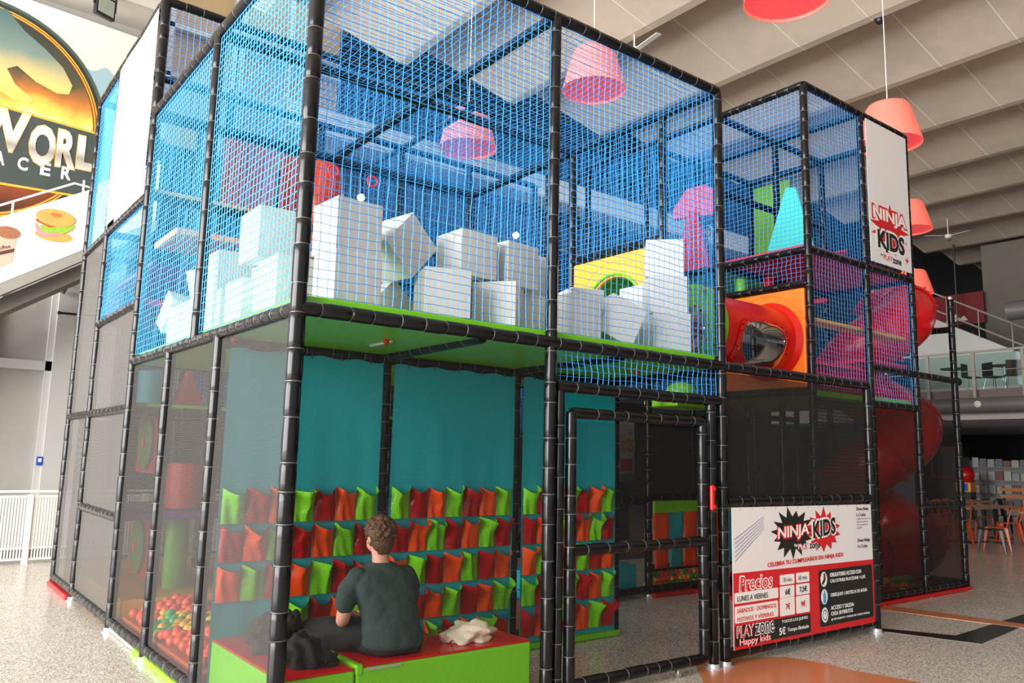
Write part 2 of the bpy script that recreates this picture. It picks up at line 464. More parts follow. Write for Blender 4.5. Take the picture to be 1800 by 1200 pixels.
# blue call point on the wall
t = thing('call_point', 'small blue call point box on the grey wall above the white fence', 'call point', (0.42, 12.09, 1.36))
bl = mat('blue_plastic', srgb(30, 80, 190), 0.4)
MB().box(-0.05, 0.05, -0.05, 0.03, -0.075, 0.075).build('housing', bl, t, bevel=0.01)
MB().box(-0.025, 0.025, -0.056, -0.048, -0.02, 0.045).build('button', white_m, t)
# handrail stubs on that wall
t = thing('wall_handrail', 'curved grey handrail end on the wall under the stair', 'handrail')
MB().tube([(0.47, 11.95, 4.35), (0.55, 11.93, 4.55), (0.8, 11.93, 4.72), (1.4, 11.93, 4.95)], 0.055, 10).build('rail', mat('grey_paint', srgb(120, 122, 120), 0.5), t, smooth=True)
MB().tube([(0.60, 12.2, 4.55), (0.60, 11.95, 4.55)], 0.02, 6).build('bracket', black_metal, t)
t = thing('wall_bar', 'thin dark bar sticking out of the wall below the curved handrail', 'bar')
MB().tube([(0.46, 11.9, 3.98), (1.4, 11.9, 4.0)], 0.022, 8).build('bar', black_metal, t)
MB().sphere((0.46, 11.9, 3.98), 0.035).build('end_cap', black_metal, t, smooth=True)

# ---- film banner: disc emblem with lettering (generic stand-in for the artwork)
def ramp_mat(name, axis, stops, rough=0.55, noise=0.25, scale=1.5):
    m = mat(name, (0.5, 0.5, 0.5), rough); n, l = nt(m); b = n['Principled BSDF']
    tc = n.new('ShaderNodeTexCoord'); sp = n.new('ShaderNodeSeparateXYZ'); l.new(tc.outputs['Object'], sp.inputs[0])
    t = n.new('ShaderNodeTexNoise'); t.inputs['Scale'].default_value = scale; t.inputs['Detail'].default_value = 5; l.new(tc.outputs['Object'], t.inputs['Vector'])
    lo, hi = stops[0][0], stops[-1][0]
    mr = n.new('ShaderNodeMapRange'); mr.inputs[1].default_value = lo; mr.inputs[2].default_value = hi; l.new(sp.outputs[axis], mr.inputs[0])
    ad = n.new('ShaderNodeMath'); ad.operation = 'MULTIPLY_ADD'; ad.inputs[1].default_value = noise; l.new(t.outputs['Fac'], ad.inputs[0])
    sb = n.new('ShaderNodeMath'); sb.operation = 'SUBTRACT'; sb.inputs[1].default_value = noise / 2; l.new(mr.outputs[0], sb.inputs[0]); l.new(sb.outputs[0], ad.inputs[2])
    cr = n.new('ShaderNodeValToRGB'); els = cr.color_ramp.elements
    for i, (p, c) in enumerate(stops):
        q = (p - lo) / (hi - lo)
        if i < 2: els[i].position = q; els[i].color = (*c, 1)
        else: e = els.new(q); e.color = (*c, 1)
    l.new(ad.outputs[0], cr.inputs[0]); l.new(cr.outputs[0], b.inputs['Base Color'])
    return m
def ordered(st): return [st[0], st[-1]] + st[1:-1]
def ramp2(name, axis, st, **k):
    m = mat(name, (0.5, 0.5, 0.5), 0.55); n, l = nt(m); b = n['Principled BSDF']
    tc = n.new('ShaderNodeTexCoord'); sp = n.new('ShaderNodeSeparateXYZ'); l.new(tc.outputs['Object'], sp.inputs[0])
    t = n.new('ShaderNodeTexNoise'); t.inputs['Scale'].default_value = k.get('scale', 1.5); t.inputs['Detail'].default_value = 5; l.new(tc.outputs['Object'], t.inputs['Vector'])
    lo, hi = st[0][0], st[-1][0]; nz = k.get('noise', 0.2)
    mr = n.new('ShaderNodeMapRange'); mr.inputs[1].default_value = lo; mr.inputs[2].default_value = hi; l.new(sp.outputs[axis], mr.inputs[0])
    a = n.new('ShaderNodeMath'); a.operation = 'MULTIPLY_ADD'; a.inputs[1].default_value = nz; a.inputs[2].default_value = -nz / 2; l.new(t.outputs['Fac'], a.inputs[0])
    s = n.new('ShaderNodeMath'); s.operation = 'ADD'; l.new(a.outputs[0], s.inputs[0]); l.new(mr.outputs[0], s.inputs[1])
    cr = n.new('ShaderNodeValToRGB'); els = cr.color_ramp.elements
    els[0].position = 0; els[0].color = (*st[0][1], 1); els[1].position = 1; els[1].color = (*st[-1][1], 1)
    for p, c in st[1:-1]:
        e = els.new((p - lo) / (hi - lo)); e.color = (*c, 1)
    l.new(s.outputs[0], cr.inputs[0]); l.new(cr.outputs[0], b.inputs['Base Color'])
    return m
ban = thing('film_banner', 'huge printed banner with a dark gold-ringed disc hanging on the left wall', 'banner', (0, 11.9, 0))
sky_p = ramp2('printed_sky', 2, [(5.6, srgb(140, 165, 165)), (7.8, srgb(196, 204, 198)), (8.6, srgb(222, 214, 200)), (9.7, srgb(240, 228, 212))], scale=0.9, noise=0.25)
flat([(-3.2, 5.5), (1.33, 5.5), (1.33, 9.53), (-3.2, 9.72)], sky_p, ban, 0.0, 0.02, 'backing')
def disc(r, cx=-1.0, cz=7.35, z0=None, z1=None, n=64, sx=1.0):
    P = []
    for i in range(n):
        a = 2 * PI * i / n; x, z = cx + r * sx * math.cos(a), cz + r * math.sin(a)
        if z0 is not None: z = max(z, z0)
        if z1 is not None: z = min(z, z1)
        P.append((x, z))
    return P
gold = mat('printed_gold', srgb(238, 178, 60), 0.5)
rust = mat('printed_rust', srgb(150, 72, 22), 0.5)
dk = mat('printed_dark_green', srgb(44, 50, 46), 0.55, var=0.3, vscale=2)
hillp = mat('printed_hills', srgb(150, 178, 186), 0.6, var=0.08, vscale=2)
flat([(0.2, 5.5), (1.33, 5.5), (1.33, 7.9), (1.15, 8.1), (1.0, 8.6), (0.8, 8.75), (0.6, 8.6), (0.2, 8.7)], hillp, ban, -0.021, 0.002, 'printed_hill')
SX = 0.99
for i, (rr, mm) in enumerate(((2.05, mat('printed_teal_rim', srgb(70, 88, 84), 0.5)), (1.99, dk), (1.93, gold), (1.905, rust), (1.885, gold), (1.86, rust))):
    flat(disc(rr, -1.15, 7.38), mm, ban, -0.024 - 0.003 * i, 0.002, 'disc_ring')
glow = ramp2('printed_glow', 2, [(5.6, srgb(46, 26, 14)), (6.3, srgb(150, 70, 24)), (7.45, srgb(255, 236, 160)), (7.62, srgb(255, 205, 90)), (7.85, srgb(205, 125, 50)), (8.2, srgb(80, 74, 54)), (9.3, srgb(38, 52, 50))], noise=0.22, scale=1.2)
flat(disc(1.84, -1.15, 7.38), glow, ban, -0.044, 0.002, 'disc_field')
# band with lettering
flat([(-3.05, 6.02), (0.86, 6.14), (0.86, 7.42), (-3.05, 7.66)], gold, ban, -0.048, 0.002, 'band_edge')
flat([(-3.05, 6.06), (0.87, 6.18), (0.87, 7.38), (-3.05, 7.60)], mat('printed_band', srgb(62, 72, 70), 0.5, var=0.35, vscale=1.6), ban, -0.052, 0.002, 'band')
silver = ramp2('printed_silver', 2, [(6.5, srgb(235, 232, 225)), (6.85, srgb(150, 146, 138)), (7.1, srgb(240, 238, 230)), (7.4, srgb(215, 205, 175))], noise=0.1)
for ch, x0, x1, z0, z1 in (('W', -1.15, -0.30, 6.70, 7.47), ('O', -0.29, 0.12, 6.57, 7.33), ('R', 0.14, 0.46, 6.62, 7.33), ('L', 0.47, 0.80, 6.66, 7.30)):
    text(ch, x0 - 0.012, z0 - 0.012, x1 + 0.012, z1 + 0.012, gold, ban, -0.055, 0.004, bold=0.05)
    text(ch, x0, z0, x1, z1, silver, ban, -0.060, 0.004, bold=0.042)
for ch, x0, z0 in (('A', -0.78, 6.44), ('C', -0.43, 6.42), ('E', -0.08, 6.41), ('R', 0.25, 6.41)):
    text(ch, x0, z0, x0 + 0.16, z0 + 0.24, white_ink, ban, -0.055, 0.003, bold=0.03)
# plain fossil-coloured sweep where the artwork sits (generic)
sweep = ramp2('printed_sweep', 2, [(7.5, srgb(240, 190, 80)), (8.1, srgb(230, 200, 120)), (8.6, srgb(120, 140, 130)), (9.3, srgb(70, 100, 105))], noise=0.15)
flat([(-2.2, 9.0), (-1.2, 9.25), (-0.85, 9.28), (-0.55, 8.98), (-0.2, 8.75), (0.1, 8.5), (0.28, 8.2), (0.24, 8.02), (0.05, 7.98), (-0.3, 8.1), (-0.6, 8.3), (-0.75, 8.2), (-0.6, 7.95), (-0.3, 7.75), (-0.35, 7.66), (-0.6, 7.66), (-0.9, 7.8), (-1.4, 8.2), (-2.2, 8.4)], sweep, ban, -0.048, 0.002, 'printed_sweep')

# ---- stair flank with printed food board
st = thing('stair_parapet', 'white sloping stair parapet panel printed with a bagel and a cup', 'parapet', (0, 10.5, 0))
flat([(-4.0, 1.85), (0.50, 4.86), (1.6, 5.6), (1.6, 6.64), (0.50, 5.90), (-4.0, 3.20)], mat('white_board', srgb(246, 243, 238), 0.4), st, 0.12, 0.12, 'board')
conc = mat('stair_edge_grey', srgb(150, 148, 140), 0.7)
flat([(-4.0, 1.6), (0.50, 4.66), (1.6, 5.4), (1.6, 5.58), (0.50, 4.84), (-4.0, 1.83)], conc, st, 0.16, 0.24, 'stringer')
flat([(-4.0, 1.3), (0.50, 4.38), (1.6, 5.12), (1.6, 5.38), (0.50, 4.64), (-4.0, 1.58)], mat('stair_under_grey', srgb(120, 118, 110), 0.8), st, 1.2, 1.0, 'soffit')
mb = MB()
mb.tube([(-4.0, 0.05, 3.42), (0.30, 0.05, 5.99), (0.56, 0.05, 5.97), (1.6, 0.05, 6.7)], 0.018, 6)
for x in (-2.0, -0.53, 0.44): mb.tube([(x, 0.05, 3.20 + (x + 4) * 0.6), (x, 0.05, 3.42 + (x + 4) * 0.598)], 0.018, 6)
mb.build('handrail', white_m, st, smooth=True)
ob = mat('printed_bun', srgb(236, 165, 90), 0.5, var=0.18, vscale=5)
ell = lambda cx, cz, rx, rz, a0=0, a1=360, n=28: [(cx + rx * math.cos(R(a0 + (a1 - a0) * i / n)), cz + rz * math.sin(R(a0 + (a1 - a0) * i / n))) for i in range(n + (0 if a1 - a0 >= 360 else 1))]
flat(ell(0.075, 5.03, 0.27, 0.10), ob, st, -0.003, 0.002, 'printed_bagel')
flat([(-0.21, 5.15), (-0.15, 5.03), (-0.1, 4.98), (0.1, 5.03), (0.34, 5.16), (0.34, 5.22), (0.1, 5.1), (-0.1, 5.08), (-0.2, 5.21)], mat('printed_ham', srgb(230, 150, 150), 0.5), st, -0.006, 0.002, 'printed_ham')
flat([(-0.12, 5.10), (0.0, 5.05), (0.12, 5.10), (0.2, 5.07), (0.34, 5.2), (0.38, 5.24), (0.3, 5.28), (0.0, 5.16), (-0.14, 5.18)], mat('printed_lettuce', srgb(150, 190, 60), 0.5, var=0.3, vscale=20), st, -0.009, 0.002, 'printed_lettuce')
flat([(-0.20, 5.22), (0.0, 5.15), (0.33, 5.26), (0.33, 5.30), (0.0, 5.20), (-0.2, 5.27)], mat('printed_tomato', srgb(220, 90, 50), 0.5), st, -0.0115, 0.002, 'printed_tomato')
flat(ell(0.075, 5.33, 0.285, 0.145), ob, st, -0.014, 0.002, 'printed_bagel')
flat(ell(0.075, 5.38, 0.085, 0.035), mat('printed_bun_dark', srgb(200, 120, 60), 0.5), st, -0.017, 0.002, 'printed_hole')
flat([(-0.75, 4.28), (-0.46, 4.50), (-0.43, 4.99), (-0.78, 4.80)], mat('printed_cup', srgb(222, 180, 160), 0.5), st, -0.004, 0.002, 'printed_cup')
flat(ell(-0.56, 4.96, 0.17, 0.10), mat('printed_topping', srgb(160, 105, 75), 0.5, var=0.4, vscale=22), st, -0.007, 0.002, 'printed_topping')
flat([(-0.75, 4.53), (-0.46, 4.66), (-0.45, 4.72), (-0.76, 4.58)], mat('printed_brown', srgb(90, 60, 50), 0.5), st, -0.010, 0.002, 'printed_band')
text('coffee', -0.70, 4.68, -0.50, 4.74, mat('printed_dark_brown', srgb(70, 45, 40), 0.5), st, -0.010, 0.001, rot=24)

# ---- white fence on the left
fe = thing('white_fence', 'white slatted metal fence standing in front of the grey wall', 'fence', (0, 8.9, 0))
fm = mat('cream_metal', srgb(232, 228, 220), 0.5)
mb = MB()
x = -6.0
while x < 3.0:
    mb.box(x, x + 0.022, 0, 0.018, 0.06, 0.92); x += 0.036
mb.build('slats', fm, fe)
mb = MB()
for z in (0.97, 0.90, 0.20, 0.05): mb.box(-6, 3.0, -0.012, 0.03, z, z + (0.03 if z > 0.5 else 0.02))
mb.build('rails', fm, fe)
for x in (-4.6, -3.1, -1.6, -0.09, 1.42, 2.9):
    MB().box(x, x + 0.07, -0.02, 0.05, 0, 0.94).build('fence_post', fm, fe)
MB().box(-6, 3.0, 0.05, 0.06, 0.08, 0.20).build('kick_strip', mat('dark_strip', srgb(40, 48, 60), 0.5), fe)

# ---- floodlight above the film banner
t = thing('floodlight', 'small black floodlight bracketed above the film banner', 'floodlight', (0.57, 11.15, 9.55), R(25))
MB().box(-0.19, 0.19, -0.05, 0.05, -0.2, 0.2).build('housing', black_metal, t, bevel=0.015)
MB().box(-0.15, 0.15, -0.058, -0.045, -0.15, 0.15).build('lens', mat('lamp_glass', srgb(190, 200, 190), 0.15), t)
MB().box(-0.22, -0.195, -0.02, 0.02, -0.02, 0.3).box(0.195, 0.22, -0.02, 0.02, -0.02, 0.3).box(-0.22, 0.22, -0.02, 0.02, 0.28, 0.3).build('bracket', black_metal, t)

# ---- pendant lamps
def fabric_lamp():
    m = bpy.data.materials.new('coral_lamp_shade'); m.use_nodes = True
    n, l = nt(m); b = n['Principled BSDF']
    b.inputs['Base Color'].default_value = (*srgb(255, 128, 112), 1); b.inputs['Roughness'].default_value = 0.6
    b.inputs['Emission Color'].default_value = (*srgb(255, 110, 92), 1); b.inputs['Emission Strength'].default_value = 0.34
    return m
shade_m = fabric_lamp()
def make_lamp():
    t = thing('pendant_lamp', '', 'lamp', group='coral pendant lamps')
    prof_o = [(0.50, 0.0), (0.495, 0.03), (0.42, 0.32), (0.335, 0.61), (0.300, 0.665), (0.22, 0.69), (0.02, 0.70)]
    prof = prof_o + [(0.02, 0.69), (0.235, 0.672), (0.30, 0.645), (0.33, 0.60), (0.405, 0.32), (0.482, 0.03), (0.487, 0.0), (0.50, 0.0)]
    MB().lathe(prof, 48, cap=False).build('lamp_shade', shade_m, t, smooth=True)
    MB().lathe([(0.485, 0.035), (0.02, 0.035)], 48, cap=False).build('diffuser', mat('coral_diffuser', srgb(245, 80, 84), 0.6, emit=0.42), t)
    MB().tube([(0, 0, 0.69), (0, 0, 3.6)], 0.008, 6).build('cable', white_m, t)
    MB().lathe([(0.05, 0.68), (0.05, 0.74), (0.02, 0.78)], 16).build('cable_grip', white_m, t, smooth=True)
    return t
LP = [((6.45, 4.45, 7.32), 'coral pendant lamp seen through the roof net right of the second front post'),
      ((5.64, 6.73, 6.84), 'coral pendant lamp lower down, over the middle of the grey foam cubes'),
      ((6.05, 0.76, 6.97), 'coral pendant lamp cut by the top edge of the picture'),
      ((10.64, 1.91, 6.77), 'coral pendant lamp directly behind the tall printed tower banner'),
      ((16.42, 4.40, 7.0), 'coral pendant lamp beside the lower half of the tower banner'),
      ((20.83, 6.43, 6.44), 'farthest coral pendant lamp just above the red tube slide')]
L0 = make_lamp(); L0.location = LP[0][0]; L0['label'] = LP[0][1]
for p, lb in LP[1:]:
    c = copy_tree(L0); c.location = p; c['label'] = lb

# ---- ceiling fans and small ceiling camera
def make_fan():
    t = thing('ceiling_fan', '', 'fan', group='white ceiling fans')
    MB().tube([(0, 0, 0.0), (0, 0, 0.75)], 0.015, 8).build('rod', white_m, t)
    MB().lathe([(0.02, 0.66), (0.08, 0.78), (0.08, 0.8)], 16).build('canopy', white_m, t, smooth=True)
    MB().lathe([(0.05, -0.16), (0.11, -0.12), (0.12, -0.03), (0.05, 0.02)], 20).build('motor', white_m, t, smooth=True)
    for k in range(3):
        T = Tm(rz=120 * k + 20)
        MB().box(0.1, 0.78, -0.06, 0.06, -0.07, -0.058, T=T).build('blade', white_m, t)
    return t
fan = make_fan(); fan.location = (9.2, 6.2, 9.72); fan['label'] = 'white ceiling fan above the corner of the front play room'
c = copy_tree(fan); c.location = (26.4, 7.8, 9.55); c['label'] = 'white ceiling fan far off under the ceiling right of the lamps'
t = thing('dome_camera', 'tiny dark dome camera under the ceiling edge', 'camera', (12.3, 2.8, 9.97))
MB().lathe([(0.11, 0.0), (0.11, 0.05)], 20).build('base', steel, t, smooth=True)
MB().sphere((0, 0, 0), 0.085, 16, 10).build('dome', black_metal, t, smooth=True)

# ============================================================ MEZZANINE AND CAFE (right background)
MX = 22.0
struct(MB().box(MX, 46, -15, 12, 2.93, 3.42).build('wall_fascia', mat('fascia_white', srgb(205, 200, 200), 0.6)))
struct(MB().box(MX + 0.25, 46, -15, 12, 3.42, 3.78).build('floor_mezzanine', mat('mezz_edge', srgb(135, 120, 118), 0.7)))
struct(MB().box(45, 45.4, -16, 17, 0, 14).build('wall_right', mat('very_dark_wall', srgb(26, 26, 28), 0.8)))
struct(MB().box(33.0, 33.3, -15, 12, 0, 2.93).build('wall_cafe', mat('black_wall', srgb(16, 16, 17), 0.7)))
struct(MB().box(42, 42.4, -15, 10.25, 9.2, 10.9).build('wall_upper', mat('dark_upper', srgb(40, 38, 36), 0.8)))
struct(MB().box(30.5, 32, 5.3, 8.4, 3.78, 10.0).build('wall_column', concrete('board_marked_concrete', srgb(120, 114, 104))))
# duct under the fascia
t = thing('ventilation_duct', 'long round grey duct running along the mezzanine edge', 'duct', (MX - 0.3, 0, 3.30))
dm = mat('duct_grey', srgb(125, 125, 126), 0.45, metal=0.3)
MB().tube([(0, -12, 0), (0, 9, 0)], 0.21, 24).build('duct', dm, t, smooth=True)
for y in (3.3, 5.2):
    MB().lathe([(0.075, 0), (0.09, 0.02), (0.05, 0.035)], 20, T=Tm(-0.2, y, 0.02, ry=-90)).build('nozzle', white_m, t, smooth=True)
t = thing('ceiling_duct', 'short grey duct end sticking out beside the concrete column', 'duct', (24, 0, 6.2))
MB().tube([(0, 5.2, 0), (0, -6, 0)], 0.28, 24).build('duct', dm, t, smooth=True)
MB().lathe([(0.13, 0), (0.15, 0.16)], 16, T=Tm(-0.25, 4.4, 0, ry=-70)).build('collar', dm, t, smooth=True)
# glass balustrade
t = thing('glass_balustrade', 'long glass balustrade with grey posts along the mezzanine edge', 'balustrade', (MX + 0.1, 0, 3.78))
mb = MB().box(-0.03, 0.03, -12, 10.5, 1.02, 1.08).build('handrail', mat('rail_grey', srgb(170, 165, 155), 0.4), t)
MB().tube([(-0.05, -12, 0.5), (-0.05, 10.5, 0.5)], 0.012, 6).build('middle_rail', mat('rail_grey', srgb(170, 165, 155), 0.4), t)
for k in range(19):
    y = -12 + k * 1.25
    MB().box(-0.03, 0.03, y - 0.04, y + 0.04, -0.35, 1.02).build('baluster', mat('rail_grey', srgb(170, 165, 155), 0.4), t)
MB().box(0.0, 0.012, -12, 10.5, 0.06, 0.98).build('glass_panel', glass, t)
# diagonal stair on the mezzanine
t = thing('far_stair', 'white sided staircase rising behind the glass balustrade', 'staircase', (27, 0, 3.78))
MB().add([(0, 9.6, 3.5), (0, 9.6, 0), (0, 3.6, 0), (0, 3.2, 0.0), (0.2, 9.6, 3.5), (0.2, 9.6, 0), (0.2, 3.6, 0), (0.2, 3.2, 0.0)],
         [(0, 1, 2, 3), (7, 6, 5, 4), (0, 4, 5, 1), (1, 5, 6, 2), (2, 6, 7, 3), (3, 7, 4, 0)]).build('side_panel', mat('stair_side_white', srgb(215, 215, 212), 0.6), t)
for dz in (0.35, 0.95):
    MB().tube([(-0.1, 9.6, 3.5 + dz), (-0.1, 2.4, -0.55 + dz)], 0.03, 6).build('handrail', mat('rail_grey', srgb(170, 165, 155), 0.4), t)
for k in range(7):
    y = 9.2 - k; MB().tube([(-0.1, y, 3.5 - (9.6 - y) * 0.56), (-0.1, y, 4.4 - (9.6 - y) * 0.56)], 0.02, 6).build('baluster', mat('rail_grey', srgb(170, 165, 155), 0.4), t)
# red sign high up beside the column
t = thing('red_wall_sign', 'dark red sign board with pale peaks high behind the slide tower', 'sign', (30.2, 10.2, 7.6))
MB().box(0, 0.1, -1.9, 1.9, -0.6, 0.6).build('board', mat('dim_red', srgb(120, 12, 18), 0.5), t)
for y in (-0.9, 0.6):
    o = MB().prism([(-0.4, 0), (-0.25, 0.22), (-0.15, 0.08), (0, 0.3), (0.15, 0.08), (0.28, 0.2), (0.42, 0)], 0, 0.01, T=Tm(0, y, -0.45, rx=90, rz=-90)).build('printed_peaks', white_m, t)
t = thing('black_speaker', 'black loudspeaker box hung under the ceiling beside the column', 'speaker', (29.6, 9.0, 5.9))
MB().box(-0.3, 0.3, -0.65, 0.65, -0.7, 0.7).build('cabinet', black_metal, t, bevel=0.03)
MB().tube([(0, 0, 0.7), (0, 0, 4.12)], 0.03, 6).build('pole', black_metal, t)

# simple cafe chairs: pressed metal, splayed legs
orange_c = mat('orange_lacquer', srgb(225, 88, 20), 0.3); black_c = mat('black_lacquer', (0.012, 0.012, 0.012), 0.3)
def metal_chair(m, cat_label):
    t = thing('metal_chair', cat_label, 'chair')
    MB().box(-0.18, 0.18, -0.18, 0.18, 0.435, 0.45).build('seat', m, t, bevel=0.02)
    for sx in (-1, 1):
        for sy in (-1, 1):
            x0, y0, x1, y1 = sx * 0.165, sy * 0.165, sx * 0.225, sy * 0.235
            MB().add([(x0 - .03, y0 - .03, .44), (x0 + .03, y0 - .03, .44), (x0 + .03, y0 + .03, .44), (x0 - .03, y0 + .03, .44),
                      (x1 - .012, y1 - .008, 0), (x1 + .012, y1 - .008, 0), (x1 + .012, y1 + .008, 0), (x1 - .012, y1 + .008, 0)],
                     [(0, 1, 2, 3), (7, 6, 5, 4), (0, 4, 5, 1), (1, 5, 6, 2), (2, 6, 7, 3), (3, 7, 4, 0)]).build('leg', m, t)
    mb = MB()
    pts = [(-0.17, 0.17, 0.44), (-0.19, 0.22, 0.62), (-0.17, 0.26, 0.78), (-0.08, 0.285, 0.845), (0.08, 0.285, 0.845), (0.17, 0.26, 0.78), (0.19, 0.22, 0.62), (0.17, 0.17, 0.44)]
    mb.tube(pts, 0.013, 8); mb.build('back_frame', m, t, smooth=True)
    MB().add([(-.045, .175, .44), (.045, .175, .44), (.055, .283, .84), (-.055, .283, .84), (-.045, .18, .44), (.045, .18, .44), (.055, .288, .84), (-.055, .288, .84)],
             [(0, 1, 2, 3), (7, 6, 5, 4), (0, 4, 5, 1), (1, 5, 6, 2), (2, 6, 7, 3), (3, 7, 4, 0)]).build('back_splat', m, t)
    mb = MB(); mb.tube([(-0.19, -0.19, 0.2), (0.19, 0.19, 0.2)], 0.006, 6); mb.tube([(0.19, -0.19, 0.2), (-0.19, 0.19, 0.2)], 0.006, 6)
    mb.build('cross_brace', m, t)
    return t
oc = metal_chair(orange_c, ''); bc = metal_chair(black_c, '')
CH = [('b', 15.25, 2.58, 20, 'black metal cafe chair nearest the play tower, its back to the glossy floor'),
      ('o', 15.95, 2.75, 200, 'orange metal cafe chair right beside the nearest black chair'),
      ('o', 15.75, 3.45, 150, 'orange metal cafe chair close behind the nearest black one'),
      ('o', 16.45, 3.75, 60, 'orange metal cafe chair at the near left end of the second table'),
      ('o', 17.6, 3.15, 210, 'orange metal cafe chair tucked under the nearest long table'),
      ('b', 18.1, 2.5, 10, 'black metal cafe chair at the right edge beside the nearest table'),
      ('o', 17.9, 4.6, 330, 'orange metal cafe chair at the left end of the third table'),
      ('o', 19.3, 4.3, 20, 'orange metal cafe chair between the second and third tables'),
      ('o', 19.0, 5.3, 170, 'orange metal cafe chair farthest back, beneath the newspaper rack'),
      ('b', 20.6, 4.3, 80, 'black metal cafe chair behind the third table near the picture rack'),
      ('o', 20.2, 3.5, 250, 'orange metal cafe chair at the far right end of the third table')]
used = {'o': False, 'b': False}
for k, x, y, rz, lb in CH:
    src = oc if k == 'o' else bc
    c = src if not used[k] else copy_tree(src)
    used[k] = True
    c.location = (x, y, 0); c.rotation_euler = (0, 0, R(rz)); c['label'] = lb; c['group'] = 'metal cafe chairs'
wood = mat('light_wood', srgb(176, 148, 116), 0.45, var=0.15, vscale=6)
def table(x, y, w, d, lb, first=[None]):
    t = thing('cafe_table', lb, 'table', (x, y, 0), 0, 'cafe tables')
    MB().box(-w / 2, w / 2, -d / 2, d / 2, 0.72, 0.755).build('tabletop', wood, t, bevel=0.006)
    for sx in (-1, 1):
        MB().box(sx * (w / 2 - 0.35) - 0.04, sx * (w / 2 - 0.35) + 0.04, -0.04, 0.04, 0.02, 0.72).build('pedestal', black_metal, t)
        MB().box(sx * (w / 2 - 0.35) - 0.24, sx * (w / 2 - 0.35) + 0.24, -0.24, 0.24, 0, 0.02).build('foot_plate', black_metal, t)
table(17.1, 2.1, 1.5, 0.8, 'nearest light wood cafe table at the right edge of the picture')
table(17.9, 3.85, 2.4, 0.8, 'second light wood cafe table behind the orange chairs')
table(20.3, 5.2, 3.0, 0.8, 'third light wood cafe table farthest back below the racks')
# dark chairs and tables up on the mezzanine
for i, (y, c) in enumerate(((6.0, 0), (5.5, 0), (4.9, 1), (4.45, 1))):
    t = thing('shell_chair', ('dark shell chair left of the mezzanine table' if i == 0 else 'dark shell chair between mezzanine table and red chairs' if i == 1 else 'dull red shell chair left of its twin on the mezzanine' if i == 2 else 'dull red shell chair rightmost on the mezzanine'), 'chair', (23.2 + 0.25 * (i % 2), y, 3.78), R(60 * i), 'mezzanine chairs')
    mm = mat('dull_red', srgb(90, 20, 24), 0.4) if c else mat('dark_shell', srgb(26, 30, 38), 0.4)
    MB().box(-0.22, 0.22, -0.2, 0.2, 0.43, 0.46).build('seat', mm, t, bevel=0.02)
    MB().box(-0.21, 0.21, 0.19, 0.22, 0.46, 0.86).build('backrest', mm, t, bevel=0.02)
    for sx in (-1, 1):
        for sy in (-1, 1): MB().tube([(sx * 0.15, sy * 0.15, 0.43), (sx * 0.22, sy * 0.22, 0)], 0.012, 6).build('leg', steel, t)
for i, y in enumerate((6.6, 5.2)):
    t = thing('bistro_table', ('dark round bistro table nearest the slide tower on the mezzanine', 'dark bistro table among the red chairs on the mezzanine')[i], 'table', (23.4, y, 3.78), 0, 'mezzanine tables')
    MB().lathe([(0.35, 0.74), (0.35, 0.77)], 24).build('tabletop', black_metal, t)
    MB().tube([(0, 0, 0), (0, 0, 0.74)], 0.03, 8).build('pedestal', steel, t)
    MB().lathe([(0.22, 0.0), (0.2, 0.02)], 24).build('base', steel, t)
# cafe back area: newspaper rack, dispenser, bench, screen, grey door leaves
t = thing('magazine_rack', 'tall white magazine rack filled with leaflets by the black wall', 'rack', (27.0, 7.0, 0))
MB().box(0, 0.35, -1.0, 1.0, 0.0, 1.85).build('frame', mat('rack_white', srgb(120, 120, 118), 0.5), t)
rnd = random.Random(4)
for rw in range(4):
    MB().box(-0.10, 0.0, -1.0, 1.0, 0.35 + rw * 0.42, 0.39 + rw * 0.42).build('shelf', mat('rack_white', srgb(120, 120, 118), 0.5), t)
    for k in range(8):
        y = -0.95 + k * 0.24; c = rnd.choice([(120, 70, 64), (165, 162, 155), (150, 150, 150), (98, 102, 112), (175, 172, 168)])
        MB().box(-0.07, -0.05, y, y + 0.2, 0.39 + rw * 0.42, 0.39 + rw * 0.42 + rnd.uniform(0.2, 0.3)).build('leaflet', mat('leaflet_%d_%d_%d' % c, srgb(*c), 0.5), t)
t = thing('gumball_machine', 'small vending machine with a red head and yellow and blue body', 'vending machine', (25.6, 7.35, 0))
MB().box(-0.2, 0.2, -0.2, 0.2, 0.0, 0.85).build('stand', black_metal, t)
MB().box(-0.22, 0.22, -0.22, 0.22, 0.85, 1.15).build('body', yellow_v, t, bevel=0.02)
MB().box(-0.235, -0.22, -0.14, 0.14, 0.88, 1.12).build('front_plate', bl, t)
MB().sphere((0, 0, 1.38), 0.26, 16, 12).build('globe', red_v, t, smooth=True)
t = thing('upright_arcade', 'narrow black cabinet with a red outlined frame', 'cabinet', (26.5, 8.2, 0))
MB().box(-0.3, 0.3, -0.5, 0.5, 0, 2.3).build('body', black_metal, t, bevel=0.02)
MB().tube([(-0.32, -0.45, 2.25), (-0.32, 0.45, 2.25), (-0.32, 0.45, 1.3), (-0.32, -0.45, 1.3)], 0.02, 6, closed=True).build('light_frame', red_v, t)
struct(MB().box(24.4, 24.5, 8.4, 11.0, 0, 2.93).build('door_1', mat('steel_grey_panel', srgb(84, 88, 100), 0.4)))
t = thing('wall_screen', 'lit pale blue screen at the right edge of the cafe', 'screen', (25.5, 4.62, 1.9))
MB().box(0, 0.05, -0.9, 0.0, -0.45, 0.45).build('bezel', black_metal, t)
MB().box(-0.006, 0.0, -0.87, -0.03, -0.42, 0.42).build('display', mat('lit_screen', srgb(140, 150, 240), 0.3, emit=0.8), t)
t = thing('wooden_bench', 'slatted orange wood bench back standing beyond the third table', 'bench', (24.5, 5.35, 0))
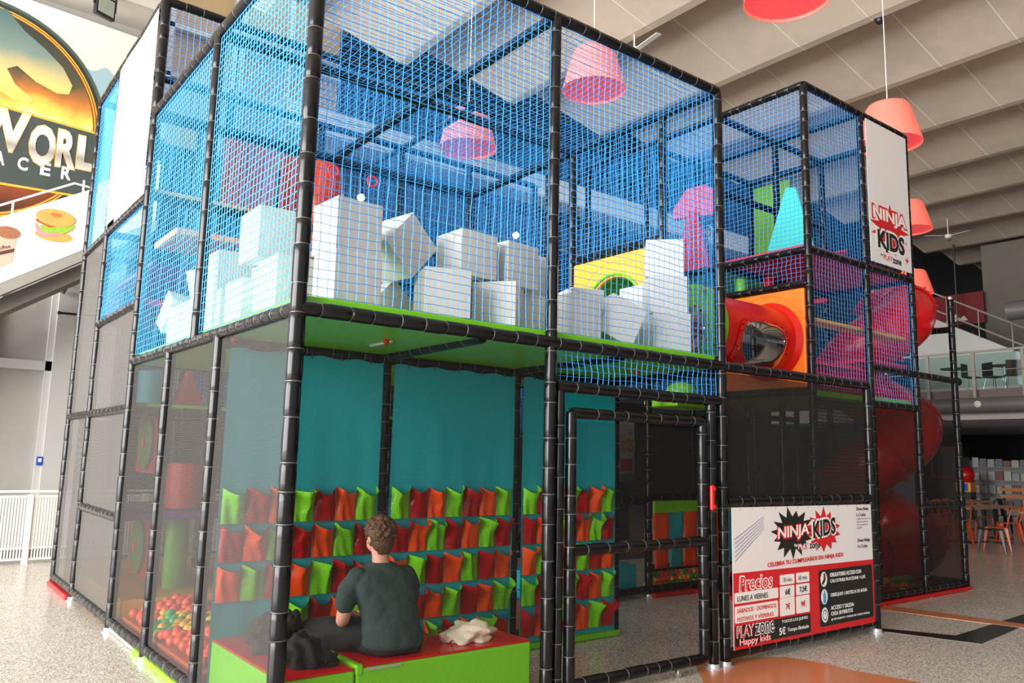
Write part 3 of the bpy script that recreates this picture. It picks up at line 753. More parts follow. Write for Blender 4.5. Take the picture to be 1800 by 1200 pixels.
for z in (0.75, 0.95): MB().box(0, 0.04, -0.6, 0.6, z, z + 0.1).build('slat', mat('orange_wood', srgb(190, 120, 60), 0.5), t)
for y in (-0.55, 0.5): MB().box(0.04, 0.1, y, y + 0.06, 0, 1.08).build('leg', black_metal, t)
MB().box(-0.4, 0.04, -0.6, 0.6, 0.42, 0.46).build('seat', mat('orange_wood', srgb(190, 120, 60), 0.5), t)

# ============================================================ THE PLAY STRUCTURE
XB, XC, XD, XE, XF, XG, XH = 1.85, 3.72, 6.06, 6.30, 7.55, 8.69, 9.80
YP1, YP2, YP, YQ, YR, YS, YE = 1.32, 2.54, 1.87, 3.77, 5.57, 6.81, 0.75
Z1, Z2, Z3 = 2.40, 4.83, 6.0
foot_m = mat('galvanised_foot', srgb(200, 202, 205), 0.35, metal=0.6)
PR = 0.043
frame_a = thing('play_structure', 'black padded tube frame of the front play room with the corner post', 'frame')
frame_b = thing('play_structure', 'black padded tube frame of the far left tower with printed banner', 'frame')
frame_c = thing('play_structure', 'black padded tube frame of the right tower above the orange tunnel panel', 'frame')
def post(fr, x, y, z0, z1, r=PR):
    p = padded((x, y, z0 + (0.03 if z0 < 0.01 else 0)), (x, y, z1), r, parent=fr, name='post')
    if z0 < 0.01:
        MB().lathe([(0.065, 0.0), (0.065, 0.006), (0.05, 0.01), (0.047, 0.04)], 20, T=Tm(x, y, 0)).build('foot', foot_m, p, smooth=True)
    return p
def beam(fr, a, b, r=PR): return padded(a, b, r, parent=fr, name='beam', seg=0.16)
# front room
for x, y, a, b in ((0, 0, 0, Z2), (XB, 0, 0, Z2), (XC, 0, 0, Z2), (XD, 0, 0, Z1), (0, YP1, 0, Z1), (0, YP2, 0, Z1), (0, YP, Z1, Z2),
                   (XC, 0.63, Z1, Z2), (XC, YP, Z1, Z2), (XC, YQ, Z1, Z2),
                   (1.29, YP1, 0, Z1), (2.58, YP1, 0, Z1), (3.80, YP1, 0, Z1), (3.80, YP2, 0, Z1), (5.6, YP2, 0, Z1 + 0.3), (1.29, YP2 + 0.03, 1.97, Z1)):
    post(frame_a, x, y, a, b, 0.046 if (x, y) == (0, 0) else PR)
for a, b in (((0, 0, Z1), (XD, 0, Z1)), ((0, 0, Z2), (XC, 0, Z2)), ((0, 0, Z2), (0, YQ, Z2)), ((0, 0, Z1), (0, YQ, Z1)), ((XB, 0, Z2), (XB, YQ, Z2)),
             ((XC, 0, Z2), (XC, YQ, Z2)), ((0, YP, Z2), (XC, YP, Z2)), ((0, YQ, Z2), (XC, YQ, Z2)), ((0, YQ, Z1), (XC, YQ, Z1)), ((XC, 0, Z1), (XC, YQ, Z1)),
             ((0, YP1, 2.34), (3.8, YP1, 2.34)), ((1.29, .04, 2.38), (1.29, YP1, 2.36)), ((2.58, .04, 2.38), (2.58, YP1, 2.36)), ((3.80, 0.04, 2.36), (3.80, YP2, 2.36)),
             ((XB + .05, 0, 2.10), (XC - .04, 0, 2.10)), ((XC, 0.63, 3.63), (XC, YP, 3.63)), ((XC + .04, 0, 1.28), (XD - .04, 0, 1.28)), ((XC + .04, 0, 0.09), (XD - .04, 0, 0.09)),
             ((0, 0.05, 0.09), (0, YQ, 0.09)), ((3.8, YP2, 1.14), (5.6, YP2, 1.14)), ((3.8, YP2, 0.09), (7.6, YP2, 0.09)), ((5.6, YP2, 2.15), (7.6, YP2, 2.15)), ((5.6, YP2, 1.16), (7.6, YP2, 1.16)), ((5.6, YP2, 0.33), (7.6, YP2, 0.33))):
    beam(frame_a, a, b)
post(frame_a, 7.6, YP2, 0, Z1)
# left tower
for x, y, a, b in ((0, YQ, 0, Z3), (0, YR, 0, Z3), (0, YS, 0, Z3), (1.24, YR, 0, Z3), (2.48, YR, 0, Z3), (XC, YR, 0, Z3), (4.9, YR, 0, Z3), (6.2, YR, 0, Z3),
                   (1.24, YS, 0, Z3), (2.48, YS, 0, Z3), (XC, YS, 0, Z3), (4.9, YS, 0, Z3), (6.2, YS, 0, Z3), (7.5, YS, 0, Z3), (8.7, YS, 0, Z3), (1.24, YQ + .02, 0, Z1)):
    post(frame_b, x, y, a, b)
for a, b in (((0, YQ, Z3), (0, YS, Z3)), ((0, YQ, 4.0), (0, YS, 4.0)), ((0, YQ, 2.96), (0, YR, 2.96)), ((0, YQ, 1.97), (0, YS, 1.97)), ((0, YQ, 0.98), (0, YR, 0.98)), ((0, YQ, 0.09), (0, YS, 0.09)),
             ((0, YQ, Z3), (6.3, YQ, Z3)), ((0, YR, Z3), (6.2, YR, Z3)), ((0, YS, Z3), (8.7, YS, Z3)), ((XC, YQ, Z3), (XC, YS, Z3)), ((0, YR, 4.0), (6.2, YR, 4.0)), ((0, YS, 4.0), (8.7, YS, 4.0)),
             ((0, YR, 1.97), (3.72, YR, 1.97)), ((0, YQ, 4.0), (XC, YQ, 4.0)), ((1.24, YQ, 1.97), (1.24, YS, 1.97)), ((0, YQ, 1.95), (XC, YQ, 1.95)), ((0, YR, 0.98), (3.72, YR, 0.98))):
    beam(frame_b, a, b)
# right tower
for x, y, a, b in ((XE, YE, 0, Z3), (XF, YE, 0, Z3), (XG, YE, 0, Z3), (XH, YE, 0, 3.92), (XE, 1.97, 0, Z3), (XE, 3.2, 0, Z3), (XF, 1.97, 0, Z3), (XG, 1.97, 0, Z3),
                   (XF, 3.2, 0, Z3), (XG, 3.2, 0, Z3), (XC + 1.25, 3.77, 2.4, Z3), (XH, 3.2, 0, 4.0), (XE, 4.4, 0, Z3), (XG, 4.4, 0, Z3)):
    post(frame_c, x, y, a, b)
for a, b in (((XE, YE, Z3), (XG, YE, Z3)), ((XE, YE, 4.02), (XG, YE, 4.02)), ((XE, YE, Z3), (XE, 4.4, Z3)), ((XE, YE, 4.02), (XE, 4.4, 4.02)), ((XE, YE, 3.63), (XE, 1.97, 3.63)),
             ((XG, YE, Z3), (XG, 4.4, Z3)), ((XF, YE, Z3), (XF, 4.4, Z3)), ((XE, 1.97, Z3), (XG, 1.97, Z3)), ((XE, 3.2, Z3), (XG, 3.2, Z3)), ((XE, YE, 2.4), (XE, 3.2, 2.4)),
             ((XG, YE, 4.02), (XG, 4.4, 4.02)), ((XE, 1.97, 4.02), (XG, 1.97, 4.02)), ((XE, 1.97, 5.0), (XG, 1.97, 5.0)), ((XF, YE, 2.78), (XG, YE, 2.78)), ((XG, YE, 2.78), (XH, YE, 2.78)), ((XH, YE, 2.78), (XH + .1, YE + .05, 2.78)),
             ((XF, YE, 2.34), (XG, YE, 2.34)), ((XE, YE, 0.09), (XH, YE, 0.09)), ((XG, YE, 1.12), (XH, YE, 1.12)), ((XH, YE, 3.50), (XH, 3.2, 3.50)), ((XG, 3.2, 2.3), (XH, 3.2, 2.3)), ((XH, YE, 0.09), (XH, 3.2, 0.09)), ((XE, 3.2, 4.02), (XG, 3.2, 4.02)), ((XE, 4.4, Z3), (XG, 4.4, Z3))):
    beam(frame_c, a, b)
MB().lathe([(0.045, 0.0), (0.045, 0.03), (0.04, 0.035)], 18, T=Tm(XH, YE, 3.92)).build('post_cap', steel, frame_c, smooth=True)
MB().sphere((XH + .13, YE + .02, 2.78), 0.06, 14, 10).build('bend_pad', black_pad, frame_c, smooth=True)

# ---- nets
X = (1, 0, 0); Y = (0, 1, 0); Z = (0, 0, 1)
e = 0.045
def N(*a, **k):
    if k.get('step'): k.setdefault('r', .0021)
    return rope_net('safety_net', *a, **k)
N('blue rope net on the front between the near corner post and second post', (e, 0, Z1 + .08), X, Z, XB - 2 * e, 2.30, knots=True, seed=1, group=None)
N('blue rope net on the front between second and third posts above the gate', (XB + e, 0, Z1 + .08), X, Z, XC - XB - 2 * e, 2.30, knots=True, seed=2)
N('narrow blue rope net strip between the gate and the green deck edge', (XB + e, 0.02, 2.13), X, Z, XC - XB - 2 * e, 0.25, knots=True, seed=3)
N('blue rope net on the left side beside the near corner post', (0, e, Z1 + .06), Y, Z, YP - 2 * e, 2.32, knots=True, seed=4)
N('blue rope net on the left side next to the printed banner tower', (0, YP + e, Z1 + .06), Y, Z, YQ - YP - 2 * e, 2.32, knots=True, seed=5)
rl = ['blue roof net bay over the near corner of the front room', 'blue roof net bay over the third post corner of the front room', 'blue roof net bay at the back left of the front room', 'blue roof net bay at the back right of the front room']
q = 0
for y0, y1 in ((0, YP), (YP, YQ)):
    for x0, x1 in ((0, XB), (XB, XC)):
        N(rl[q], (x0 + e, y0 + e, Z2 - .03), X, Y, x1 - x0 - 2 * e, y1 - y0 - 2 * e, sag=-0.05, seed=6 + q, r=.0022); q += 1
N('blue net closing the back of the front room behind the foam cubes', (e, YQ, Z1 + .06), X, Z, XC - 2 * e, 2.3, seed=12, step=2)
N('blue net on the right inner side above the yellow tunnel panel', (XC, .66, 3.68), Y, Z, YP - .72, 1.1, seed=13)
N('blue net slip beside the third front post on the inner right side', (XC, e, Z1 + .06), Y, Z, .54, 2.3, seed=14)
N('blue net on the inner right side behind the yellow panel', (XC, YP + e, Z1 + .06), Y, Z, YQ - YP - 2 * e, 2.3, seed=15)
# left tower nets
N('blue net low on the left tower below the white printed banner', (0, YQ + e, 3.0), Y, Z, YR - YQ - 2 * e, 0.95, seed=16)
N('narrow blue net at the far left end beside the white printed banner', (0, YR + e, 4.04), Y, Z, YS - YR - 2 * e, 1.92, seed=17)
N('thin blue net facing front high on the left tower beside its top beam', (e, YQ, Z2 + .05), X, Z, XC - 2 * e, 1.1, seed=18)
N('blue net across the left tower rear row seen through the cube room', (e, YS, 2.0), X, Z, 3.72, 3.95, seed=19, step=3, cu=.05)
N('blue net across the middle tower rear row behind the lamp', (3.8, YS, 2.0), X, Z, 4.9, 3.95, seed=20, step=3, cu=.05)
N('blue net wall in the row behind the cube room', (1.3, YR, 2.0), X, Z, 4.9, 3.95, seed=21, step=3, cu=.05)
N('blue net partition running back behind the cube room right end', (XC, YQ + e, 2.0), Y, Z, 3.0, 3.95, seed=22, step=3)
N('blue net partition running back behind the left tower second post', (1.24, YQ + e, 3.0), Y, Z, 3.0, 2.95, seed=23, step=3)
N('blue top net of the left tower', (e, YQ + e, Z3 - .02), X, Y, 3.65, 3.0, seed=24, step=3)
N('blue top net of the middle rear tower', (3.77, YQ + e, Z3 - .02), X, Y, 2.5, 3.0, seed=25, step=3)
N('blue net partition far behind the third post of the cube room', (4.9, YQ + e, 2.4), Y, Z, 3.0, 3.5, seed=26, step=3)
# right tower nets
N('blue net on the left face of the right tower around the turquoise cone', (XE, YE + e, 4.07), Y, Z, 1.14, 1.9, seed=30)
N('blue net on the left face of the right tower behind the red cone', (XE, 1.97 + e, 4.07), Y, Z, 2.3, 1.9, seed=31)
N('short blue net strip directly above the orange tunnel panel', (XE, YE + e, 3.67), Y, Z, 1.14, 0.31, seed=32)
N('blue net on the right tower front beside the tall printed banner', (XE + e, YE, 4.07), X, Z, XF - XE - 2 * e, 1.9, seed=33)
N('blue net on the right tower front between orange panel and yellow ledges', (XE + e, YE, 2.45), X, Z, XF - XE - 2 * e, 1.53, seed=34)
N('blue net on the right tower front below the tall printed banner', (XF + e, YE, 2.82), X, Z, XG - XF - 2 * e, 1.16, seed=35)
N('small blue net above the lowest yellow ledge of the right tower', (XF + e, YE, 2.38), X, Z, XG - XF - 2 * e, 0.36, seed=36)
N('blue top net of the right tower', (XE + e, YE + e, Z3 - .02), X, Y, 2.3, 3.6, seed=37, step=2)
N('blue inner net of the right tower behind the turquoise cone', (XE + e, 3.2, 4.07), X, Z, 2.3, 1.9, seed=38, step=2)
N('blue net on the far right side of the right tower', (XG, YE + e, 4.07), Y, Z, 3.5, 1.9, seed=39, step=2)
N('blue inner net behind the red slide bend of the right tower', (XE + e, 3.2, 2.4), X, Z, 2.3, 1.6, seed=40, step=2)
N('blue inner net left of the slide behind the orange panel', (XE + .02, 1.99, 2.45), Y, Z, 2.3, 1.5, seed=41, step=2)

# ---- woven mesh screens
S = lambda *a, **k: screen('mesh_screen', *a, **k)
S('black mesh screen on the front in front of the seated man', (e, 0, .02), X, Z, XB - 2 * e, 2.33, screen_front)
S('black mesh screen on the left side nearest the corner post', (0, e, .12), Y, Z, YP1 - 2 * e, 2.24, screen_side_lit)
S('black mesh screen on the left side before the ball pit near half', (0, YP1 + e, .12), Y, Z, YP2 - YP1 - 2 * e, 2.24, screen_side_lit)
S('black mesh screen on the left side before the ball pit far half', (0, YP2 + e, .12), Y, Z, YQ - YP2 - 2 * e, 2.24, screen_side_lit)
S('lowest black mesh screen of the left tower', (0, YQ + e, .12), Y, Z, YR - YQ - 2 * e, .82, screen_far_lit)
S('middle black mesh screen of the left tower', (0, YQ + e, 1.02), Y, Z, YR - YQ - 2 * e, .91, screen_far_lit)
S('upper black mesh screen of the left tower under the blue net', (0, YQ + e, 2.01), Y, Z, YR - YQ - 2 * e, .91, screen_far_lit)
S('tall lower mesh screen at the far left end of the left tower', (0, YR + e, .12), Y, Z, YS - YR - 2 * e, 1.81, screen_far_lit)
S('tall upper mesh screen at the far left end of the left tower', (0, YR + e, 2.01), Y, Z, YS - YR - 2 * e, 1.95, screen_far_lit)
S('black mesh screen above the price sign', (XC + .06, 0, 1.32), X, Z, XD - XC - .12, 1.03, screen_dense)
S('black mesh screen low on the right tower before the ball pit', (XE + e, YE, .12), X, Z, XG - XE - 2 * e, 2.2, screen_mid)
S('black mesh screen at the far right before the slide, lower', (XG + e, YE, .12), X, Z, XH - XG - 2 * e, .96, screen_dense)
S('black mesh screen at the far right before the slide, upper', (XG + e, YE, 1.16), X, Z, XH - XG - 2 * e, 1.57, screen_open)
S('black mesh screen on the gate leaf upper part', (2.06, -.01, 1.02), X, Z, 1.36, .84, screen_front)
S('black mesh screen on the gate leaf lower part', (2.06, -.01, .14), X, Z, 1.36, .80, screen_front)
S('black mesh screen at the back of the entrance hall', (3.85, YP2, 1.18), X, Z, 1.7, 1.1, screen_dense)
S('black mesh screen above the striped curtain', (5.65, YP2, 1.2), X, Z, 1.9, .92, screen_dense)
S('black mesh screen low at the back of the entrance hall', (3.85, YP2 + .02, .45), X, Z, 1.7, .66, screen_dense)
S('dark mesh screen closing the rear of the lower storey', (0.1, YS, .1), X, Z, 9.6, 1.85, screen_dense)

# ---- gate
gate = thing('entrance_gate', 'black padded entrance gate leaf with red handle left of the price sign', 'gate')
for a, b in (((2.03, -.02, .1), (2.03, -.02, 1.92)), ((3.44, -.02, .1), (3.44, -.02, 1.92)), ((2.03, -.02, 1.92), (3.44, -.02, 1.92)), ((2.03, -.02, .98), (3.44, -.02, .98)), ((2.03, -.02, .1), (3.44, -.02, .1))):
    padded(a, b, 0.04, parent=gate, name='leaf_rail', seg=.16)
hd = MB().box(3.475, 3.515, -.085, -.055, 1.22, 1.42).build('handle', red_p, gate, bevel=.012)
for z in (1.25, 1.39): MB().lathe([(0.018, 0), (0.018, .012), (0.01, .018)], 14, T=Tm(3.495, -.085, z, rx=90)).build('bolt_cap', red_v, hd, smooth=True)
cs = MB().lathe([(0.022, -.012), (0.03, -.008), (0.03, .008), (0.022, .012)], 18, T=Tm(3.12, -.03, .03, rx=90)).build('caster', steel, gate, smooth=True)
MB().box(3.105, 3.135, -.045, -.015, .03, .07).build('caster_fork', steel, cs)
post(frame_a, 3.575, 0, 0, 2.08, .04)
post(frame_a, 1.94, 0.0, 0, 2.08, .036)

# ---- decks
def deck(lb, x0, x1, y0, y1, z, top, under=None, th=0.07):
    t = thing('play_deck', lb, 'deck')
    MB().box(x0, x1, y0, y1, z - th, z).build('pad', top, t, bevel=.012)
    return t
dk1 = deck('large lime green padded deck carrying the grey foam cubes', -.0 + .03, XC - .03, .03, YQ - .03, Z1 + .085, green_v, th=.085)
MB().box(.05, XC - .05, .05, YQ - .05, Z1 - .03, Z1).build('underside', green_v, dk1)
deck('red padded deck under the turquoise cone of the right tower', XE + .03, XG - .03, YE + .03, 1.93, 4.10, pink_v)
deck('lime green edged deck under the red cone', XE + .03, XG - .03, 2.0, 4.4, 4.06, green_v)
deck('lime green padded floor strip below the orange tunnel panel', XE + .03, XG - .03, .8, 3.1, 2.43, green_v)
deck('purple padded deck inside the left tower', .05, XC, YQ + .05, YR - .05, 1.02, purple_v)
deck('lime green deck in the left tower under the turquoise roll', .05, XC, YQ + .05, YR - .05, 2.03, green_v)
deck('pink edged deck in the left tower under the low blue net', .05, 1.2, YQ + .05, YR - .05, 3.02, pink_v)
deck('orange padded deck with yellow edge behind the foam cubes', .3, 2.4, YQ + .12, 4.7, 3.78, mat('apricot_vinyl', srgb(250, 160, 90), .4))
tt = deck('yellow edged upper ledge behind the foam cubes', .05, 1.5, YQ + .06, YQ + .25, 4.10, yellow_v, th=.05)
deck('yellow padded floor beyond the left ball pit', .08, 3.7, YQ + .0, YS - .1, .26, yellow_v, th=.2)
deck('violet padded ramp board behind the left netting', .1, 1.1, YQ + .1, YR - .1, 3.40, purple_v, th=.05)
# ledges inside right tower
deck('upper yellow edged ledge inside the right tower', XE + .06, XG - .06, YE + .07, YE + .3, 3.27, yellow_v, th=.045)
deck('red ledge inside the right tower below the upper yellow one', XE + .06, XF - .05, YE + .07, YE + .3, 2.78, pink_v, th=.05)
deck('lowest yellow ledge of the right tower below the banner', XF + .06, XG - .06, YE + .07, YE + .4, 2.44, yellow_v, th=.06)
deck('red ledge under the tall banner at beam height', XF + .06, XG - .06, YE + .07, YE + .5, 2.90, pink_v, th=.05)
def tri(lb, pts, th=.06, m=pink_v):
    a, b, c = [Vector(p) for p in pts]; n = (b - a).cross(c - a).normalized() * th
    vs = [a, b, c, a + n, b + n, c + n]
    o = MB().add(vs, [(0, 2, 1), (3, 4, 5), (0, 1, 4, 3), (1, 2, 5, 4), (2, 0, 3, 5)]).build('climbing_wedge', m, bevel=.01)
    tag(o, lb, 'wedge', 'red climbing wedges')
tri('red triangular climbing wedge lowest behind the orange panel side', [(6.45, 1.5, 2.5), (7.3, 1.6, 2.8), (7.4, 1.3, 2.5)])
tri('red triangular climbing wedge rising toward the slide entrance', [(7.0, 1.8, 3.62), (7.9, 1.85, 3.80), (7.6, 1.3, 3.72)])
tri('red triangular climbing wedge left of the lowest yellow ledge', [(7.65, 1.5, 2.5), (8.6, 1.6, 3.2), (8.6, 1.0, 2.55)])
tri('red triangular wedge on the top deck beside the inner post', [(7.0, 1.8, 4.12), (8.6, 1.9, 4.12), (8.6, 1.6, 4.6)])

# ---- tunnel
def plate(lb, x, y0, y1, z0, z1, m, cy, cz, rr, rim, hole=True):
    t = thing('tunnel_panel', lb, 'panel')
    n = 40; out = []
    for i in range(n):
        a = 2 * PI * i / n; dx, dz = math.cos(a), math.sin(a)
        k = min(((y1 - cy) / dx if dx > 1e-6 else (y0 - cy) / dx if dx < -1e-6 else 9), ((z1 - cz) / dz if dz > 1e-6 else (z0 - cz) / dz if dz < -1e-6 else 9))
        out.append((cy + dx * k, cz + dz * k))
    corners = [(y0, z0), (y1, z0), (y1, z1), (y0, z1)]
    for c in corners:   # snap nearest ray to the corner so the outline is a true rectangle
        j = min(range(n), key=lambda i: (out[i][0] - c[0]) ** 2 + (out[i][1] - c[1]) ** 2); out[j] = c
    vs = []; fs = []
    for s, xx in ((0, x), (1, x + .07)):
        for i in range(n): vs.append((xx, *out[i]))
        for i in range(n):
            a = 2 * PI * i / n; vs.append((xx, cy + rr * math.cos(a), cz + rr * math.sin(a)))
    for i in range(n):
        k = (i + 1) % n
        fs += [(i, k, n + k, n + i), (2 * n + i, 3 * n + i, 3 * n + k, 2 * n + k), (i, 2 * n + i, 2 * n + k, k), (n + i, n + k, 3 * n + k, 3 * n + i)]
    MB().add(vs, fs).build('panel', m, t, bevel=.018)
    MB().tube([(x - .012, cy + (rr + .03) * math.cos(2 * PI * i / 48), cz + (rr + .03) * math.sin(2 * PI * i / 48)) for i in range(48)], .014, 8, closed=True).build('hole_rim', rim, t, smooth=True)
    MB().tube([(x - .001, cy + (rr + .16) * math.cos(PI * i / 30), cz + (rr + .16) * math.sin(PI * i / 30)) for i in range(31)], .005, 6).build('moulded_groove', m, t, smooth=True)
    return t
plate('yellow moulded tunnel panel with green rimmed hole behind the foam cubes', XC - .03, .68, YP - .05, 2.49, 3.58, yelorange_p, 1.24, 3.0, .36, green_v)
plate('orange moulded tunnel panel on the right tower where the red tube ends', XE - .03, YE + .05, 1.93, 2.45, 3.58, orange_p, 1.30, 3.0, .38, orange_p)
tun = thing('crawl_tunnel', 'crawl tube of green and red sections with clear windows between the two panels', 'tunnel')
cy, cz, TR = 1.28, 3.0, .40
def shell(x0, x1, m, name, win=None, r=TR):
    """tube section along X; win=(xa,xb,a0,a1) leaves an opening"""
    nx, na = 24, 64; mb = MB(); idx = {}
    for side, rr in ((0, r), (1, r - .02)):
        for i in range(nx + 1):
            for j in range(na):
                a = 2 * PI * j / na; xx = x0 + (x1 - x0) * i / nx
                idx[side, i, j] = len(mb.v); mb.v.append((xx, cy + rr * math.cos(a), cz + rr * math.sin(a)))
    def hole(i, j):
        if not win: return False
        xx = x0 + (x1 - x0) * (i + .5) / nx; a = (math.degrees(2 * PI * (j + .5) / na) + 180) % 360 - 180
        ca = ((a - (win[2] + win[3]) / 2 + 180) % 360 - 180) / ((win[3] - win[2]) / 2); cx = (xx - (win[0] + win[1]) / 2) / ((win[1] - win[0]) / 2)
        return abs(ca) ** 3 + abs(cx) ** 3 < 1
    for i in range(nx):
        for j in range(na):
            if hole(i, j): continue
            k = (j + 1) % na
            mb.f.append((idx[0, i, j], idx[0, i, k], idx[0, i + 1, k], idx[0, i + 1, j])); mb.m.append(0)
            mb.f.append((idx[1, i, j], idx[1, i + 1, j], idx[1, i + 1, k], idx[1, i, k])); mb.m.append(0)
    o = mb.build(name, m, tun, smooth=True)
    if win:
        wa, wb, a0, a1 = win; am = (a0 + a1) / 2; ah = (a1 - a0) / 2; xm = (wa + wb) / 2; xh = (wb - wa) / 2
        P = lambda t, s, h: (xm + xh * s * math.copysign(abs(math.cos(t)) ** .6, math.cos(t)), cy + (r + h) * math.cos(R(am + ah * s * math.copysign(abs(math.sin(t)) ** .6, math.sin(t)))), cz + (r + h) * math.sin(R(am + ah * s * math.copysign(abs(math.sin(t)) ** .6, math.sin(t)))))
        mb = MB(); nr = 12
        mb.grid(lambda u, v: P(2 * PI * u, 1 - v * .999, .01 + .13 * (1 - (1 - v) ** 2) ** .5), 48, nr)
        mb.build('clear_window', bubble, o, smooth=True)
        mb = MB(); mb.grid(lambda u, v: P(2 * PI * u, 1.0 + v * .16, .012), 48, 1); mb.build('window_flange', m, o, smooth=True)
        for k in range(20):
            p = P(2 * PI * k / 20, 1.1, .012); q = P(2 * PI * k / 20, 1.1, .034)
            MB().tube([p, q], [.017, .012], 10).build('bolt_cap', red_v, o, smooth=True)
    return o
shell(XC + .04, 4.86, green_p, 'tube_section', (3.95, 4.62, 165, 248))
shell(4.98, XE - .02, red_p, 'tube_section', (5.22, 6.0, 165, 248))
for x in (4.86, 4.92):
    MB().lathe([(TR - .02, 0), (TR + .07, 0), (TR + .07, .055), (TR - .02, .055)], 56, T=Tm(x, cy, cz, ry=90), cap=False).build('coupling_ring', green_p if x < 4.9 else red_p, tun, smooth=True)
for k in range(12):
    a = 2 * PI * k / 12
    MB().sphere((4.845, cy + (TR + .03) * math.cos(a), cz + (TR + .03) * math.sin(a)), .02, 10, 6).build('bolt_cap', red_v, tun, smooth=True)
MB().lathe([(TR, 0), (TR + .06, .06)], 56, T=Tm(XE - .09, cy, cz, ry=90), cap=False).build('end_flange', red_p, tun, smooth=True)

# ---- spiral tube slide
sl = thing('spiral_slide', 'big red enclosed spiral tube slide bulging out of the right tower', 'slide')
hcx, hcy, hr, tr = 9.19, 1.53, .40, .385
def hel(a): return Vector((hcx + hr * math.cos(R(a)), hcy + hr * math.sin(R(a)), 3.72 + 1.60 * (a + 59) / 360))
def hseg(a0, a1, name, r=tr):
    pts = [hel(a0 + (a1 - a0) * i / 16) for i in range(17)]
    o = MB().tube(pts, r, 28, cap=False).build(name, slide_red, sl, smooth=True); return o
for a0 in range(-770, 30, 90):
    s = hseg(a0, a0 + 90, 'slide_section')
    c = hel(a0); d = (hel(a0 + 2) - hel(a0 - 2)).normalized(); o1 = d.orthogonal().normalized(); o2 = d.cross(o1)
    MB().tube([c + (o1 * math.cos(2 * PI * i / 36) + o2 * math.sin(2 * PI * i / 36)) * (tr + .012) for i in range(36)], .022, 6, closed=True).build('joint_flange', slide_red, s, smooth=True)
    for k in range(8):
        an = 2 * PI * k / 8; w = (o1 * math.cos(an) + o2 * math.sin(an))
        MB().tube([c + w * (tr + .01), c + w * (tr + .06)], [.02, .01], 8).build('bolt_lug', slide_red, s, smooth=True)
MB().tube([hel(-770), hel(-770) + Vector((-.5, .0, -.1)), hel(-770) + Vector((-1.3, .0, -.1))], [tr, tr * .98, tr * .98], 28, cap=False).build('exit_section', slide_red, sl, smooth=True)

# ---- cones, pads, rollers inside towers
def frustum(name, lb, x, y, z, w, t_, h, m, rz=20, cat='cone', group=None):
    a, b = w / 2, t_ / 2
    o = MB().add([(-a, -a, 0), (a, -a, 0), (a, a, 0), (-a, a, 0), (-b, -b, h), (b, -b, h), (b, b, h), (-b, b, h)],
                 [(0, 3, 2, 1), (4, 5, 6, 7), (0, 1, 5, 4), (1, 2, 6, 5), (2, 3, 7, 6), (3, 0, 4, 7)]).build(name, m, bevel=.02)
    o.location = (x, y, z); o.rotation_euler = (0, 0, R(rz)); tag(o, lb, cat, group); return o
frustum('foam_pyramid', 'turquoise foam pyramid on the red deck of the right tower', 6.98, 1.38, 4.10, .60, .13, .95, cyan_v, 28)
frustum('foam_pyramid', 'red and orange foam pyramid left of the turquoise one', 6.72, 2.72, 4.06, .55, .12, .95, red_v, 28)
frustum('foam_pyramid', 'small red foam pyramid behind between the two large ones', 7.7, 2.6, 4.06, .45, .1, .42, red_v, 40)
frustum('foam_pyramid', 'red foam pyramid behind the left mesh screen', .62, 4.2, 2.03, .26, .06, .36, red_v, 10)
o = MB().box(-.02, .02, -.32, .32, 0, 1.1).build('climbing_board', mat('leaf_green_panel', srgb(110, 170, 20), .5), bevel=.01); o.location = (8.6, 2.75, 4.75); tag(o, 'green climbing board hung behind the turquoise pyramid', 'panel')
o = MB().prism([(-.30, 0), (.30, .05), (.30, .42), (.12, .5), (-.12, .44), (-.3, .15)], 0, .08).build('punch_pad', mat('pink_pad', srgb(235, 70, 90), .4), bevel=.02); o.location = (6.9, 2.85, 4.95); o.rotation_euler = (R(90), 0, R(-50)); tag(o, 'pink hanging pad above the red foam pyramid', 'pad')
for i, (x, y, z, lb) in enumerate(((7.6, 3.1, 5.35, 'pink hold rings cluster right of the pink pad, upper'), (7.5, 3.1, 4.95, 'pink hold rings cluster right of the pink pad, lower'), (1.84, YQ - .05, 4.68, 'red hook ring under the rear roof beam, left one'), (2.32, YQ - .05, 4.67, 'red hook ring under the rear roof beam, right one'))):
    t = thing('hold_ring', lb, 'ring', (x, y, z))
    MB().tube([(.06 * math.cos(2 * PI * k / 20), 0, .06 * math.sin(2 * PI * k / 20)) for k in range(20)], .012, 8, closed=True).build('ring', mat('pink_pad', srgb(235, 70, 90), .4), t, smooth=True)
    MB().tube([(0, 0, .06), (0, 0, .16)], .008, 6).build('strap', black_metal, t)
def roll(lb, x, y, z, r, h, m, rot=None, name='foam_roller', cat='roller', group=None):
    o = MB().lathe([(r * .93, 0), (r, .012), (r, h - .012), (r * .93, h)], 32).build(name, m, smooth=True); o.location = (x, y, z)
    if rot: o.rotation_euler = rot
    return tag(o, lb, cat, group)
roll('turquoise foam roller standing inside the left side at upper height', .32, 4.25, 2.04, .16, .33, teal_v)
roll('red foam roller standing on the purple deck', .66, 4.2, 1.03, .17, .45, red_v)
roll('lime green padded column beyond the left ball pit', .66, 4.3, .26, .11, .72, green_v)
roll('thin lime green soft cylinder hanging behind the blue strip net', 6.62, 1.9, 3.60, .07, .30, green_v, name='hanging_cylinder', cat='cylinder')
roll('thin red soft cylinder beside the hanging green cylinder', 7.0, 1.75, 3.66, .07, .30, red_v, name='hanging_cylinder', cat='cylinder')
roll('second thin red soft cylinder farther right behind the strip net', 7.35, 1.6, 3.66, .05, .26, dred_v, name='hanging_cylinder', cat='cylinder')
